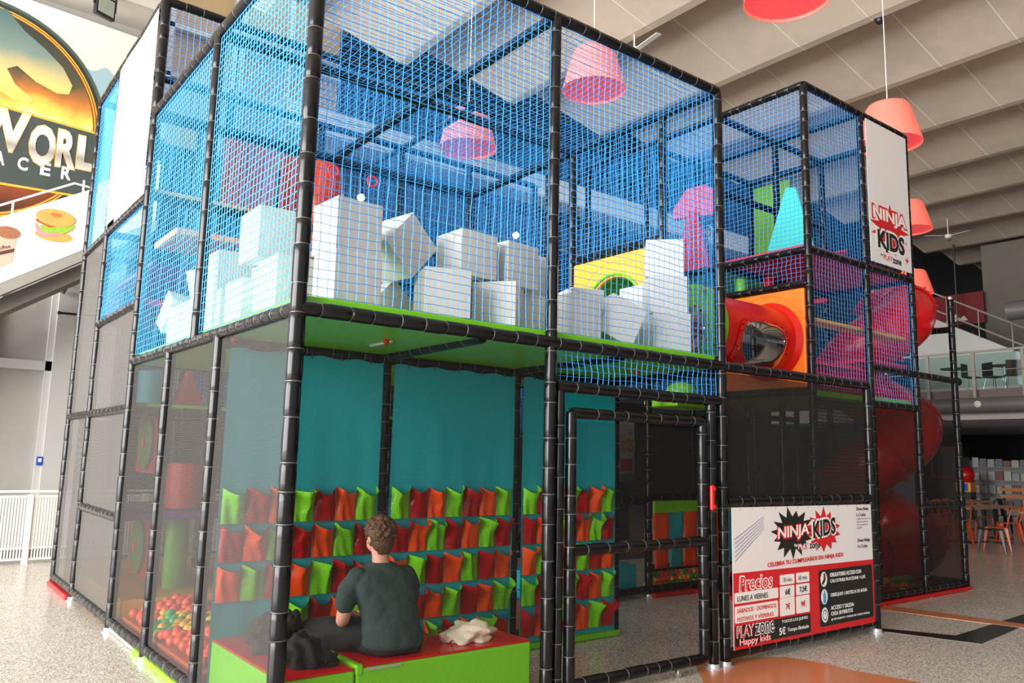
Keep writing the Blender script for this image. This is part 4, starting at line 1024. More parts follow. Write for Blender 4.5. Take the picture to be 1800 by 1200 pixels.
for i, (z0, z1) in enumerate(((1.36, 1.98), (.32, .92))):
    t = thing('wringer_panel', ('upper red wall panel with green disc inside the left tower', 'lower red wall panel with green disc above the ball pit')[i], 'panel', (.42, 0, 0))
    MB().box(0, .04, 4.35, 5.2, z0, z1).build('board', red_v, t, bevel=.01)
    zc = (z0 + z1) / 2
    MB().lathe([(.27, 0), (.27, .03), (.25, .04)], 36, T=Tm(0, 4.76, zc, ry=-90)).build('disc', mat('moss_vinyl', srgb(90, 130, 50), .5), t, smooth=True)
    MB().lathe([(.05, 0), (.05, .015)], 20, T=Tm(-.04, 4.76, zc, ry=-90)).build('hub', mat('pink_pad', srgb(235, 70, 90), .4), t, smooth=True)
def pad(lb, x0, x1, y, z0, z1, m, th=.06, name='wall_pad'):
    o = MB().box(x0, x1, y, y + th, z0, z1).build(name, m, bevel=.015); tag(o, lb, 'pad'); return o
pad('coral red padded wall panel behind the left nets', 1.05, 1.68, 5.0, 4.38, 5.26, mat('coral_vinyl', srgb(255, 110, 70), .4))
pad('orange padded wall panel next to the near corner post behind the nets', 1.74, 2.12, 5.0, 4.1, 5.24, orange_v)
# rounded orange punch bag right of that
o = MB().lathe([(.05, 0), (.16, .1), (.24, .4), (.26, .75), (.2, 1.0), (.05, 1.1)], 32).build('punch_bag', orange_v, smooth=True); o.location = (2.12, 4.65, 4.05); tag(o, 'rounded orange punch bag just right of the near corner post', 'punch bag')
# dark bulk of towers behind: padded partition walls that block the daylight
for lb, a in (('tall navy padded partition at the rear of the middle tower', (3.9, 8.6, 7.2, 2.0, 5.6)), ('tall navy padded partition at the rear of the left tower', (1.3, 3.7, 7.3, 2.0, 4.6))):
    pad(lb, *a, mat('navy_vinyl', srgb(30, 50, 90), .5))

t = thing('play_deck', 'small lime green ledge glimpsed behind the strip net by the third post', 'deck')
MB().box(5.85, 6.62, 2.30, 2.85, 2.27, 2.36).build('pad', green_v, t, bevel=.015)
MB().box(6.66, 7.1, 2.25, 2.5, 2.26, 2.31).build('red_edge', red_v, t, bevel=.01)
o = MB().sphere((0, 0, 0), .2, 28, 16, sc=(1, 1, .75)).build('foam_dome', green_v, smooth=True); o.location = (6.22, 2.55, 2.46); tag(o, 'lime green foam dome on the small ledge behind the strip net', 'dome')
o = MB().sphere((0, 0, 0), .42, 28, 16, sc=(1, .6, .28)).build('foam_pillow', grey_foam, smooth=True); o.location = (6.3, 2.75, 2.79); tag(o, 'pale rounded foam piece above the lime dome behind the strip net', 'foam piece')
# ---- striped hanging curtain and inner ball pit beyond the entrance
t = thing('strip_curtain', 'curtain of orange and turquoise strips under a lime band beyond the gate', 'curtain', (0, YP2 - .06, 0))
MB().box(5.62, 7.5, -.012, .012, .98, 1.12).build('header_band', green_v, t, bevel=.005)
for k in range(7):
    x0 = 5.62 + k * .27
    mb = MB(); mb.grid(lambda u, v, x0=x0: (x0 + u * .25, .012 * math.sin(3 * u + 5 * v + k) - .004, .99 - v * .66), 6, 8)
    mb.build('strip', (orange_v, teal_v)[k % 2], t, smooth=True, solid=.006)
t = thing('climbing_ramp', 'black studded climbing ramp at the back of the entrance hall', 'ramp')
MB().add([(3.95, 3.3, .45), (5.45, 3.3, .45), (5.45, 3.3, 1.75), (3.95, 3.36, .45), (5.45, 3.36, .45), (5.45, 3.36, 1.75)], [(0, 1, 2), (5, 4, 3), (0, 3, 4, 1), (1, 4, 5, 2), (2, 5, 3, 0)]).build('board', black_pad, t)
for k in range(40):
    i, j = k % 8, k // 8; x = 4.2 + i * .16; z = .52 + j * .2
    if z < .45 + (x - 3.95) * .82: MB().sphere((x, 3.29, z), .02, 8, 6).build('stud', steel, t, smooth=True)
t = deck('turquoise padded step at the foot of the back mesh', 3.9, 5.5, YP2 + .1, YP2 + .6, .38, teal_v, th=.3)
pad('red low pad on the turquoise step', 4.3, 5.2, YP2 + .15, .39, .55, red_v, th=.3)
# poster seen through the far side
t = thing('kids_poster', 'narrow turquoise and white poster seen beyond the gate', 'poster', (6.55, 4.0, 0))
MB().box(0, .35, 0, .01, 1.3, 2.25).build('backing', cyan_v, t); MB().box(.02, .33, -.004, 0, 1.4, 2.15).build('printed_field', white_ink, t)
flat([(.06, 1.45), (.30, 1.45), (.30, 1.62), (.06, 1.62)], mat('printed_pink', srgb(235, 90, 130), .5), t, -.005)
text('kids', .06, 1.72, .31, 2.0, mat('printed_orange', srgb(240, 150, 60), .5), t, -.006)

# ---- mats under the towers
for lb, x0, x1, y0, y1, m in (('red floor pad edge under the right tower', XE, XH + .05, YE - .06, 3.2, red_v), ('lime green floor pad under the left ball pit', .0 - .03, 3.6, YP1 + .3, YP2 + .3, green_v),
                              ('pale floor pad edge under the left side', -.005, 3.6, YP2 + .35, YQ, mat('pale_grey_pad', srgb(150, 148, 140), .6)), ('red floor pad at the far left end', -.07, 3.6, YR, YS, red_v), ('red floor strip under the striped curtain', 5.6, 7.6, YP2 - .1, YP2 + .1, red_v),
                              ('lime green edge strip under the pocket wall', 2.6, 3.8, YP1 - .08, YP1 + .1, green_v)):
    o = MB().box(x0, x1, y0, y1, 0.002, .05).build('floor_pad', m, bevel=.01); tag(o, lb, 'floor pad')
CD=[('NINJA', 4.412, 0.947, 4.875, 1.063), ('KIDS', 4.944, 0.949, 5.324, 1.105), ('by', 4.659, 0.876, 4.701, 0.904), ('PLAY', 4.708, 0.854, 4.875, 0.906), ('zone', 4.88, 0.852, 5.053, 0.903), ('CELEBRA TU CUMPLEAÑOS EN NINJA KIDS', 4.249, 0.729, 5.442, 0.76), ('Precios', 3.873, 0.561, 4.317, 0.674), ('30 min.', 4.467, 0.583, 4.618, 0.623), ('60 min.', 4.696, 0.585, 4.854, 0.629), ('LUNES A VIERNES', 3.78, 0.486, 4.211, 0.522), ('6€', 4.51, 0.488, 4.573, 0.534), ('7,5€', 4.717, 0.486, 4.825, 0.541), ('SÁBADOS · DOMINGOS', 3.777, 0.395, 4.336, 0.432), ('FESTIVOS Y VÍSPERAS', 3.776, 0.334, 4.295, 0.367), ('7€', 4.504, 0.368, 4.565, 0.414), ('9€', 4.734, 0.368, 4.804, 0.419), ('PLAY2', 3.768, 0.185, 4.034, 0.297), ('zone2', 4.037, 0.204, 4.32, 0.293), ('Happy kids', 3.834, 0.136, 4.253, 0.202), ('TODOS LOS JUEVES', 4.432, 0.257, 4.817, 0.289), ('5€', 4.395, 0.164, 4.497, 0.237), ('Tiempo ilimitado', 4.519, 0.172, 4.834, 0.211), ('OBLIGATORIO ACCESO CON', 5.206, 0.594, 5.811, 0.614), ('CALCETINES PLAYZONE +1,5€', 5.202, 0.535, 5.845, 0.557), ('OBSEQUIO 1 BOTELLA DE AGUA', 5.202, 0.414, 5.886, 0.436), ('ACCESO Y SALIDA:', 5.201, 0.299, 5.603, 0.332), ('CADA 30 MINUTOS', 5.202, 0.241, 5.604, 0.268), ('(A EN PUNTO Y MEDIA DE CADA HORA)', 5.203, 0.2, 5.852, 0.212), ('Zona Baby', 5.684, 1.161, 5.934, 1.192), ('1 a 3 años', 5.683, 1.115, 5.876, 1.142), ('s1', 5.683, 1.081, 5.945, 1.103), ('s2', 5.681, 1.052, 5.942, 1.073), ('s3', 5.679, 1.024, 5.926, 1.042), ('s4', 5.676, 0.991, 5.777, 1.006), ('Zona Ninja', 5.674, 0.882, 5.923, 0.904), ('4 a 12 años', 5.676, 0.829, 5.877, 0.853), ('bg', 3.763, 0.092, 5.908, 1.224), ('redline', 3.749, 0.712, 5.938, 0.7), ('black', 5.024, 0.181, 5.901, 0.65), ('black2', 3.758, 0.155, 4.868, 0.304), ('c30', 4.426, 0.568, 4.649, 0.658), ('c60', 4.668, 0.57, 4.879, 0.66), ('cL', 3.751, 0.469, 4.405, 0.56), ('c6', 4.422, 0.462, 4.644, 0.563), ('c75', 4.663, 0.466, 4.878, 0.563), ('cS', 3.749, 0.317, 4.398, 0.454), ('c7', 4.418, 0.312, 4.644, 0.466), ('c9', 4.658, 0.312, 4.872, 0.464), ('sock', 5.048, 0.507, 5.161, 0.638), ('bottle', 5.047, 0.349, 5.162, 0.494), ('clock', 5.039, 0.193, 5.154, 0.327), ('burstB', 4.321, 0.792, 4.927, 1.206), ('burstR', 4.853, 0.807, 5.405, 1.202)]
CUBES = [
 ('grey foam cube on the deck, lower of the tall pair beside the near corner post', .40, .24, Z1+.085, 0),
 ('grey foam cube topping the tall pair beside the near corner post', .39, .25, Z1+.405, 3),
 ('grey foam cube tipped on its corner right of the tall pair', .86, .45, Z1+.42, 10, (.31,.31,.32), 0, 42),
 ('grey foam cube wedge end showing under the tipped cube', .93, .75, Z1+.02, 0, (.31,.31,.32), 0, 45),
 ('grey foam cube in the front row left of the wide middle heap', 1.08, .22, Z1+.085, -18),
 ('grey foam cube on top of the middle heap, its lit side facing left', 1.36, .36, Z1+.42, 2),
 ('grey foam cube on the middle heap right of the topmost one', 1.77, .40, Z1+.42, 6),
 ('grey foam cube of the middle heap just left of the second post', 2.16, .62, Z1+.43, -4),
 ('grey foam cube turned corner first under the middle heap', 1.59, .28, Z1+.085, 42),
 ('shaded grey foam cube on the deck left of the second post', 1.98, .50, Z1+.085, -8),
 ('grey foam cube on the deck right of the second post', 2.26, .24, Z1+.085, 0),
 ('grey foam cube behind, in front of the yellow panel hole', 2.90, .85, Z1+.32, -18),
 ('grey foam cube under the one before the yellow panel hole', 2.80, .80, Z1+.085, 10),
 ('grey foam cube leaning on its edge left of the right stack', 2.72, .24, Z1+.11, -24, (.31,.31,.32), 0, 24),
 ('shaded grey foam cube between the leaning cube and the right stack', 3.16, .60, Z1+.085, -10),
 ('grey foam cube, topmost of the three in the right stack', 3.37, .31, Z1+.725, -46),
 ('grey foam cube, middle one of the right stack', 3.34, .28, Z1+.405, -34),
 ('grey foam cube, bottom one of the right stack', 3.325, .25, Z1+.085, -26),
 ('shaded grey foam cube right behind the right stack', 3.50, .66, Z1+.405, 0),
 ('shaded grey foam cube on the deck behind the right stack', 3.50, .66, Z1+.085, 0),
 ('large lit grey foam cube high up left of the near corner post', .28, 1.18, Z1+.50, 0, (.36,.36,.36)),
 ('grey foam cube under the high one left of the near corner post', .36, 1.20, Z1+.17, 6),
 ('grey foam cube on the deck nearest the corner post on the left side', .26, .78, Z1+.085, 0, (.33,.33,.36)),
 ('lit grey foam cube in the near left bay with shaded right face', .26, 1.44, Z1+.085, 2),
 ('lit grey foam cube raised behind the upper left post', .27, 2.02, Z1+.40, 0),
 ('grey foam cube on the deck below the one behind the upper left post', .27, 1.92, Z1+.085, 0),
 ('small visible grey foam cube at the back near the orange deck', .85, 2.6, Z1+.75, 12),
 ('grey foam cube carrying the one near the orange deck', .85, 2.6, Z1+.42, 0),
 ('lowest grey foam cube of the pile near the orange deck', .85, 2.6, Z1+.085, 8),
 ('grey foam cube tilted against the heap in the far left bay', .34, 2.62, Z1+.42, 20, (.31,.31,.32), 0, -16),
 ('grey foam cube on the deck in the middle of the far left bay', .24, 2.50, Z1+.085, 0),
 ('grey foam cube on the deck left of centre in the far left bay', .24, 2.88, Z1+.085, 3),
 ('grey foam cube tipped over at the left end of the far left bay', .26, 3.28, Z1+.24, 0, (.31,.31,.32), 24, 10),
 ('grey foam cube low at the left end of the far left bay', .50, 3.22, Z1+.085, -14),
 ('grey foam cube behind the second deck cube of the far left bay', .60, 2.95, Z1+.085, 30),
 ('grey foam cube behind the near left bay heap', .72, 1.70, Z1+.085, 20),
]

# ============================================================ GREY FOAM CUBES
def cube_mesh():
    bm = bmesh.new(); bmesh.ops.create_cube(bm, size=1)
    bmesh.ops.subdivide_edges(bm, edges=bm.edges, cuts=7, use_grid_fill=True)
    for v in bm.verts:
        p = v.co
        n = [abs(c) > .499 for c in p]
        k = [1 - (2 * c) ** 2 for c in p]
        if n[0]: p.x *= 1 + .05 * max(0, k[1] * k[2])
        if n[1]: p.y *= 1 + .05 * max(0, k[0] * k[2])
        if n[2]: p.z *= 1 + .05 * max(0, k[0] * k[1])
    me = bpy.data.meshes.new('foam_cube'); bm.to_mesh(me); bm.free(); me.materials.append(grey_foam)
    me.polygons.foreach_set('use_smooth', [True] * len(me.polygons))
    try: me.set_sharp_from_angle(angle=R(40))
    except Exception: pass
    return me
CM = cube_mesh()
def foam(lb, x, y, z, yaw=0, s=(.31, .31, .32), tx=0, ty=0):
    o = bpy.data.objects.new('foam_cube', CM); col.objects.link(o)
    o.location = (x, y, z + s[2] / 2); o.rotation_euler = (R(tx), R(ty), R(yaw)); o.scale = s
    b = o.modifiers.new('bevel', 'BEVEL'); b.width = .01; b.segments = 2; b.limit_method = 'ANGLE'; b.angle_limit = R(50)
    return tag(o, lb, 'cube', 'pale grey foam cubes')
zb = Z1 + .085
for a in CUBES: foam(*a)

# ============================================================ POCKET WALL
PC = {'g': green_v, 'r': dred_v, 'o': orange_v}
def pocket(parent, x, z, w, h, m, seed):
    rnd = random.Random(seed); a = [rnd.uniform(-1, 1) for _ in range(8)]
    fl = rnd.uniform(.05, .11); sk = rnd.uniform(-.35, .35) * w
    def fn(u, v):
        # v 0 bottom, 1 mouth
        bul = math.sin(PI * min(1, max(0, u))) ** .7
        dep = (.015 + fl * v ** 1.5) * bul
        fold = .022 * math.sin(7 * u + 3 * a[0] + 2 * v) * math.sin(PI * u) * (.3 + v) + .012 * a[1] * math.sin(13 * u + 6 * a[2] + 5 * v) * math.sin(PI * u)
        xx = x + w * u + sk * v * math.sin(PI * u) * .6 + .01 * a[3] * math.sin(9 * v) * math.sin(PI * u)
        zz = z + h * v + (v ** 4) * (.02 * a[4] * math.sin(5 * u + a[5]) - .045 * math.sin(PI * u) + .012)
        return (xx, -dep - fold - .004, zz)
    mb = MB(); mb.grid(fn, 14, 12)
    return mb.build('pocket', m, parent, smooth=True)
def pocket_panel(lb, x0, x1, rows, ncol, starts, z0, ztop=2.30, skip=None):
    t = thing('pocket_curtain', lb, 'curtain', (0, YP1 - .05, 0))
    fn = lambda u, v: (x0 + (x1 - x0) * u, .006 * math.sin(9 * u + 2 * v) * math.sin(PI * v) + .004 * math.sin(31 * u) * (1 - v), z0 + (ztop - z0) * v + .008 * math.sin(PI * 8 * u) * v)
    mb = MB(); mb.grid(fn, 40, 20); mb.build('backing_sheet', teal_v, t, smooth=True)
    w = (x1 - x0 - .03) / ncol
    for r in range(rows):
        for c in range(ncol):
            if skip and skip(r, c): continue
            k = 'gro'[('gro'.index(starts[r]) + c) % 3]
            pocket(t, x0 + .015 + c * w, PT[r] - .225, w * .98, .225, PC[k], r * 17 + c * 5 + int(x0 * 10))
    for k in range(5):
        for z in (ztop,):
            xx = x0 + (x1 - x0) * (k + .5) / 5
            MB().tube([(xx, -.01, ztop - .02), (xx, 0, ztop + .03)], .004, 5).build('tie', black_metal, t)
    for z in (.5, .9, 1.3, 1.75, 2.1):
        for xx, d in ((x0, -.035), (x1, .035)):
            MB().tube([(xx, -.005, z), (xx + d, -.005, z)], .004, 5).build('tie', black_metal, t)
    return t
PT = (1.345, 1.095, .84, .585, .33)
pocket_panel('turquoise pocket curtain behind the near corner post with vinyl pockets', .06, 1.24, 5, 7, 'grogr', .06, skip=lambda r, c: r > 2 and c < 3)
pocket_panel('turquoise pocket curtain behind the seated man, full of vinyl pockets', 1.34, 2.53, 5, 7, 'grogr', .06)
pocket_panel('turquoise pocket curtain seen past the second post and through the gate', 2.63, 3.75, 5, 7, 'grogr', .06)

# ============================================================ BENCH
t = thing('foam_bench', 'lime green foam bench with red top along the front mesh, man sitting on it', 'bench')
def block(x0, x1, y0, y1, zt, par, nm):
    o = MB().box(x0, x1, y0, y1, 0, zt - .012).build('side_cover', green_v, par, bevel=.015)
    MB().box(x0 + .004, x1 - .004, y0 + .004, y1 - .004, zt - .014, zt).build('seat_cover', red_v, par, bevel=.012)
block(.50, 1.77, .06, .50, .415, t, 'bench')
MB().box(.495, .54, .055, .505, .36, .422).build('edge_piping', green_v, t, bevel=.01)
MB().box(.56, .78, .050, .056, .385, .398).build('zip', mat('pale_zip', srgb(170, 180, 150), .4), t)
t = thing('foam_bench', 'lime green foam bench with red top along the left mesh, under the black bag', 'bench')
block(.05, .49, .06, 1.20, .405, t, 'bench')

# bags
def blob(name, lb, cat, loc, sc, m, seed=1, lumps=.25, parts=None):
    bm = bmesh.new(); bmesh.ops.create_icosphere(bm, subdivisions=4, radius=1)
    rnd = random.Random(seed); w = [(Vector((rnd.uniform(-1, 1), rnd.uniform(-1, 1), rnd.uniform(-1, 1))).normalized(), rnd.uniform(2, 7), rnd.uniform(0, 6), rnd.uniform(.3, 1)) for _ in range(14)]
    for v in bm.verts:
        d = v.co.normalized(); s = 1
        for k, f, p, a in w: s += lumps * a * .12 * math.sin(f * .95 * d.dot(k) * 2 + p)
        v.co = d * s
        v.co.x *= sc[0]; v.co.y *= sc[1]; v.co.z = max(-.55, v.co.z) * sc[2]
    me = bpy.data.meshes.new(name); bm.to_mesh(me); bm.free(); me.materials.append(m)
    me.polygons.foreach_set('use_smooth', [True] * len(me.polygons))
    o = bpy.data.objects.new(name, me); col.objects.link(o); o.location = loc
    return o
bagm = mat('black_bag_fabric', srgb(30, 28, 27), .8, bump=.5, bscale=14)
t = thing('backpack', 'crumpled black backpack on the left red bench top', 'bag')
a = blob('body', '', '', (.25, .72, .405 + .07), (.14, .13, .12), bagm, 3, .6); a.parent = t
a = blob('pocket', '', '', (.18, .62, .405 + .17), (.07, .06, .07), bagm, 5, .5); a.parent = t
a = blob('top_flap', '', '', (.33, .62, .405 + .17), (.07, .06, .07), bagm, 8, .45); a.parent = t
t = thing('jacket', 'black jacket heaped beside the near corner post on the red bench', 'jacket')
a = blob('cloth', '', '', (.26, .27, .405 + .06), (.11, .10, .11), short_m, 12, .65); a.parent = t
a = blob('sleeve', '', '', (.38, .20, .405 + .03), (.06, .045, .05), short_m, 14, .9); a.parent = t
cloth = mat('cream_cloth', srgb(226, 212, 190), .9, bump=.3, bscale=20)
t = thing('tote_bag', 'crumpled cream cloth bag lying on the red bench right of the man', 'bag')
a = blob('cloth', '', '', (1.42, .26, .415 + .04), (.135, .10, .07), cloth, 21, 1.1); a.parent = t
a = blob('fold', '', '', (1.30, .30, .415 + .025), (.07, .06, .045), cloth, 25, 1.0); a.parent = t
a = blob('plastic_wrap', '', '', (1.29, .36, .415 + .06), (.09, .03, .015), bubble, 27, .9); a.parent = t

# ============================================================ BALLS
def ball_pit(lb_fmt, pts, group, r=.035, cols=('r', 'r', 'r', 'g', 'r', 'y', 'r', 'g')):
    pass
ball_me = {}
bm = bmesh.new(); bmesh.ops.create_uvsphere(bm, u_segments=16, v_segments=10, radius=1)
for k, c in (('orange red', srgb(240, 80, 36)), ('green', srgb(20, 168, 84)), ('yellow', srgb(240, 180, 30))):
    me = bpy.data.meshes.new('ball'); bm.to_mesh(me); me.materials.append(mat('ball_' + k.replace(' ', '_'), c, .3)); me.polygons.foreach_set('use_smooth', [True] * len(me.polygons)); ball_me[k] = me
bm.free()
def ball(x, y, z, k, where, r=.040):
    o = bpy.data.objects.new('pit_ball', ball_me[k]); col.objects.link(o); o.location = (x, y, z); o.scale = (r, r, r)
    tag(o, '%s plastic ball, %s' % (k, where), 'ball', '%s balls, %s' % (k, where))
rnd = random.Random(11); n = 0; j = 0; y = YP1 + .12
while y < YQ - .1:
    x = .09 + (.037 if j % 2 else 0); i = 0
    while x < .70 and n < 215:
        f = (y - YP1) / (YQ - YP1)
        # clusters: orange near the mesh and far end, green and yellow heaped further in
        key = math.sin(5.1 * y + 1.0) + math.sin(9 * x + 2.2 * y) + (x - .32) * 3.2 + rnd.uniform(-.7, .7)
        k = 'orange red' if key < .1 else ('green' if rnd.random() < .62 else 'yellow')
        z = .17 + rnd.uniform(0, .02) + .12 * math.exp(-((x - .45) / .3) ** 2) + rnd.uniform(-.012, .012) + .03 * math.sin(4 * y)
        ball(x + rnd.uniform(-.012, .012), y + rnd.uniform(-.012, .012), z, k, ('near' if y < YP2 else 'far') + ' half of the left pit' + (' along the mesh' if x < .3 else ', inner side')); n += 1
        x += .080; i += 1
    y += .072; j += 1
o = MB().box(.07, 3.6, YP1 + .1, YQ - .1, .05, .14).build('pit_mat', mat('pit_mat_orange', srgb(200, 90, 40), .5), bevel=.01); tag(o, 'orange mat under the left ball pit balls', 'mat')
# pit beyond the gate
for i in range(13):
    for j in range(3):
        k = rnd.choice(['orange red', 'yellow', 'yellow', 'green', 'orange red', 'green'])
        ball(5.70 + i * .077 + (j % 2) * .038, YP2 + .05 + rnd.uniform(-.008, .008), .115 + j * .066, k, 'in the pit beyond the gate', .0375)
# pit at the slide exit
for i in range(17):
    for j in range(3):
        if (i + j) % 7 == 6: continue
        k = rnd.choice(['orange red', 'orange red', 'yellow', 'green', 'orange red'])
        ball(7.15 + i * .08 + (j % 2) * .04, YE + .09 + .04 * (j == 1), .10 + j * .07, k, 'in the pit by the slide exit', .04)

# ============================================================ SIGNS
sg = thing('price_sign', 'white and red price sign with the play zone name laced under the mesh', 'sign', (0, -.035, 0))
D = {t_[0]: t_[1:] for t_ in CD}
flat([(3.79, .11), (5.98, .11), (5.98, 1.225), (3.79, 1.235)], white_b, sg, .006, .006, 'backing')
redp = red_ink
def F(poly, m, lay): return flat(poly, m, sg, -.0008 * lay, .0008)
def TX(s, x0, z0, x1, z1, m, lay=6, **k): return text(s, x0, z0, x1, z1, m, sg, -.0008 * lay, .0012, **k)
F([(3.79, .11), (5.98, .11), (5.98, .70), (3.79, .712)], redp, 0)
F(rrect(5.025, .165, 5.95, .655, .02), black_ink, 1.2)
F(rrect(3.80, .14, 4.875, .30, .02), black_ink, 1.2)
for kx in ('c30', 'c60', 'cL', 'c6', 'c75', 'cS', 'c7', 'c9'):
    a, b, c, d = D[kx]; F(rrect(max(a, 3.80) + .004, b + .003, c - .004, d - .003, .012), white_ink, 1.2)
F(burst(4.64, 1.0, .33, .215, 15, .66, 5, .1), black_ink, 1)
F(burst(5.13, 1.005, .30, .20, 14, .66, 8, .2), redp, 2)
TX('NINJA', 4.395, .925, 4.90, 1.075, redp, 4, bold=.06, shear=.1, rot=3); TX('NINJA', 4.412, .943, 4.885, 1.065, white_ink, 6, bold=.02, shear=.1, rot=3)
TX('KIDS', 4.925, .94, 5.345, 1.125, white_ink, 5, bold=.07, shear=.1, rot=5); TX('KIDS', 4.945, .955, 5.325, 1.105, black_ink, 7, bold=.03, shear=.1, rot=5)
TX('by', 4.655, .875, 4.70, .91, white_ink, 6)
TX('PLAY', 4.708, .853, 4.875, .905, redp, 6, bold=.06); TX('PLAY', 4.712, .857, 4.872, .902, white_ink, 8, bold=.01)
TX('zone', 4.88, .852, 5.053, .90, white_ink, 6, bold=.07); TX('zone', 4.884, .855, 5.05, .898, black_ink, 8, bold=.02)
TX('CELEBRA TU CUMPLEAÑOS EN NINJA KIDS', 4.255, .735, 5.44, .79, redp, 5, bold=.02, rot=1.2)
TX('Precios', 3.86, .56, 4.325, .69, white_ink, 4, bold=.05, shear=.1); TX('Precios', 3.872, .572, 4.315, .678, redp, 6, bold=.0, shear=.1)
TX('30 min.', 4.472, .596, 4.605, .63, grey_ink, 5); TX('60 min.', 4.70, .596, 4.84, .632, grey_ink, 5)
TX('LUNES A VIERNES', 3.835, .488, 4.25, .53, black_ink, 5)
TX('6€', 4.50, .486, 4.575, .537, black_ink, 5, bold=.02); TX('7,5€', 4.715, .486, 4.83, .54, black_ink, 5, bold=.02)
TX('SÁBADOS · DOMINGOS', 3.83, .398, 4.36, .441, redp, 5); TX('FESTIVOS Y VÍSPERAS', 3.83, .332, 4.32, .374, redp, 5)
TX('7€', 4.50, .366, 4.565, .416, redp, 5, bold=.02); TX('9€', 4.73, .366, 4.80, .418, redp, 5, bold=.02)
TX('PLAY', 3.82, .205, 4.055, .298, white_ink, 5, bold=.05); TX('PLAY', 3.825, .21, 4.05, .293, redp, 7); TX('zone', 4.06, .198, 4.335, .298, white_ink, 5, bold=.06); TX('zone', 4.065, .205, 4.33, .292, black_ink, 7)
TX('Happy kids', 3.85, .125, 4.275, .20, redp, 8, bold=.05); TX('Happy kids', 3.855, .13, 4.27, .196, white_ink, 9, bold=-.005)
TX('TODOS LOS JUEVES', 4.44, .252, 4.83, .283, white_ink, 5); TX('5€', 4.40, .165, 4.49, .228, white_ink, 5, bold=.02); TX('Tiempo ilimitado', 4.52, .172, 4.84, .212, white_ink, 5)
for s, z in (('OBLIGATORIO ACCESO CON', .604), ('CALCETINES PLAYZONE +1,5€', .548), ('OBSEQUIO 1 BOTELLA DE AGUA', .424), ('ACCESO Y SALIDA:', .314), ('CADA 30 MINUTOS', .263)):
    TX(s, 5.205, z - .018, 5.205 + .0245 * len(s), z + .018, white_ink, 5, bold=.01)
TX('(A EN PUNTO Y MEDIA DE CADA HORA)', 5.205, .198, 5.87, .222, white_ink, 5)
for nm, zc in (('sock', .573), ('bottle', .42), ('clock', .262)): F(ell(5.105, zc, .053, .066), white_ink, 3)
F([(5.10, .625), (5.13, .625), (5.128, .565), (5.10, .535), (5.075, .525), (5.07, .545), (5.10, .575)], black_ink, 5); F([(5.112, .625), (5.13, .625), (5.128, .59), (5.112, .59)], redp, 6)
F([(5.095, .475), (5.115, .475), (5.117, .455), (5.128, .44), (5.128, .365), (5.082, .365), (5.082, .44), (5.093, .455)], mat('printed_blue', srgb(90, 160, 220), .5), 5)
F(ell(5.105, .262, .038, .046), black_ink, 5); F(ell(5.105, .262, .030, .037), white_ink, 6); F([(5.102, .262), (5.108, .262), (5.108, .29), (5.102, .29)], black_ink, 7)
TX('Zona Baby', 5.70, 1.165, 5.93, 1.20, black_ink, 5, bold=.015); TX('1 a 3 años', 5.70, 1.115, 5.87, 1.147, black_ink, 5)
for i, s in enumerate(('Obligatorio acceso con', 'adulto acompañante.', 'Acceso acompañante', 'gratuito.')): TX(s, 5.70, 1.083 - i * .028, 5.70 + .0112 * len(s), 1.099 - i * .028, grey_ink, 5)
TX('Zona Ninja', 5.70, .868, 5.93, .905, black_ink, 5, bold=.015); TX('4 a 12 años', 5.70, .82, 5.88, .852, black_ink, 5)
streak = mat('printed_streak', srgb(160, 165, 195), .5)
for k in range(6): F([(3.82, .80 + k * .035), (4.22, 1.05 + k * .02), (4.22, 1.055 + k * .02), (3.82, .812 + k * .035)], streak, 1)
for k in range(13):
    xx = 3.9 + k * .165; MB().tube([(xx, .0, 1.215), (xx + .02, .02, 1.265)], .004, 5).build('lace', black_metal, sg)

tb = thing('tower_banner', 'tall white printed banner with red burst logo laced on the right tower', 'banner', (0, YE - .045, 0))
flat([(XF + .06, 4.10), (XG - .05, 4.10), (XG - .05, 5.95), (XF + .06, 5.95)], white_b, tb, .006, .006, 'backing')
cxb = 8.12
flat(burst(cxb, 4.58, .50, .33, 13, .6, 9, .1), red_ink, tb, 0, .001, 'printed_burst')
def TB(s, x0, z0, x1, z1, m, lay, **k): return text(s, x0, z0, x1, z1, m, tb, -.001 * lay, .0012, **k)
TB('NINJA', 7.67, 4.60, 8.57, 4.86, red_ink, 2, bold=.075); TB('NINJA', 7.70, 4.63, 8.54, 4.83, white_ink, 4, bold=.03)
TB('KIDS', 7.74, 4.27, 8.50, 4.57, white_ink, 4, bold=.08); TB('KIDS', 7.78, 4.30, 8.46, 4.54, black_ink, 6, bold=.04)
TB('by', 7.84, 4.20, 7.90, 4.24, black_ink, 3); TB('PLAY', 7.91, 4.17, 8.135, 4.235, red_ink, 3); TB('zone', 8.14, 4.155, 8.36, 4.22, black_ink, 3, bold=.02)
flat([(8.52, 4.30), (8.54, 4.26), (8.58, 4.25), (8.54, 4.24), (8.52, 4.20), (8.50, 4.24), (8.46, 4.25), (8.50, 4.26)], red_ink, tb, -.001, .001, 'printed_star')
for k in range(7):
    xx = XF + .12 + k * .155
    MB().tube([(xx, 0, 5.94), (xx + .02, .03, 5.98)], .005, 5).build('lace', black_metal, tb); MB().tube([(xx, 0, 4.11), (xx + .02, .03, 4.06)], .005, 5).build('lace', black_metal, tb)
for k in range(9):
    zz = 4.2 + k * .21; MB().tube([(XG - .055, 0, zz), (XG - .01, .02, zz)], .005, 5).build('lace', black_metal, tb)

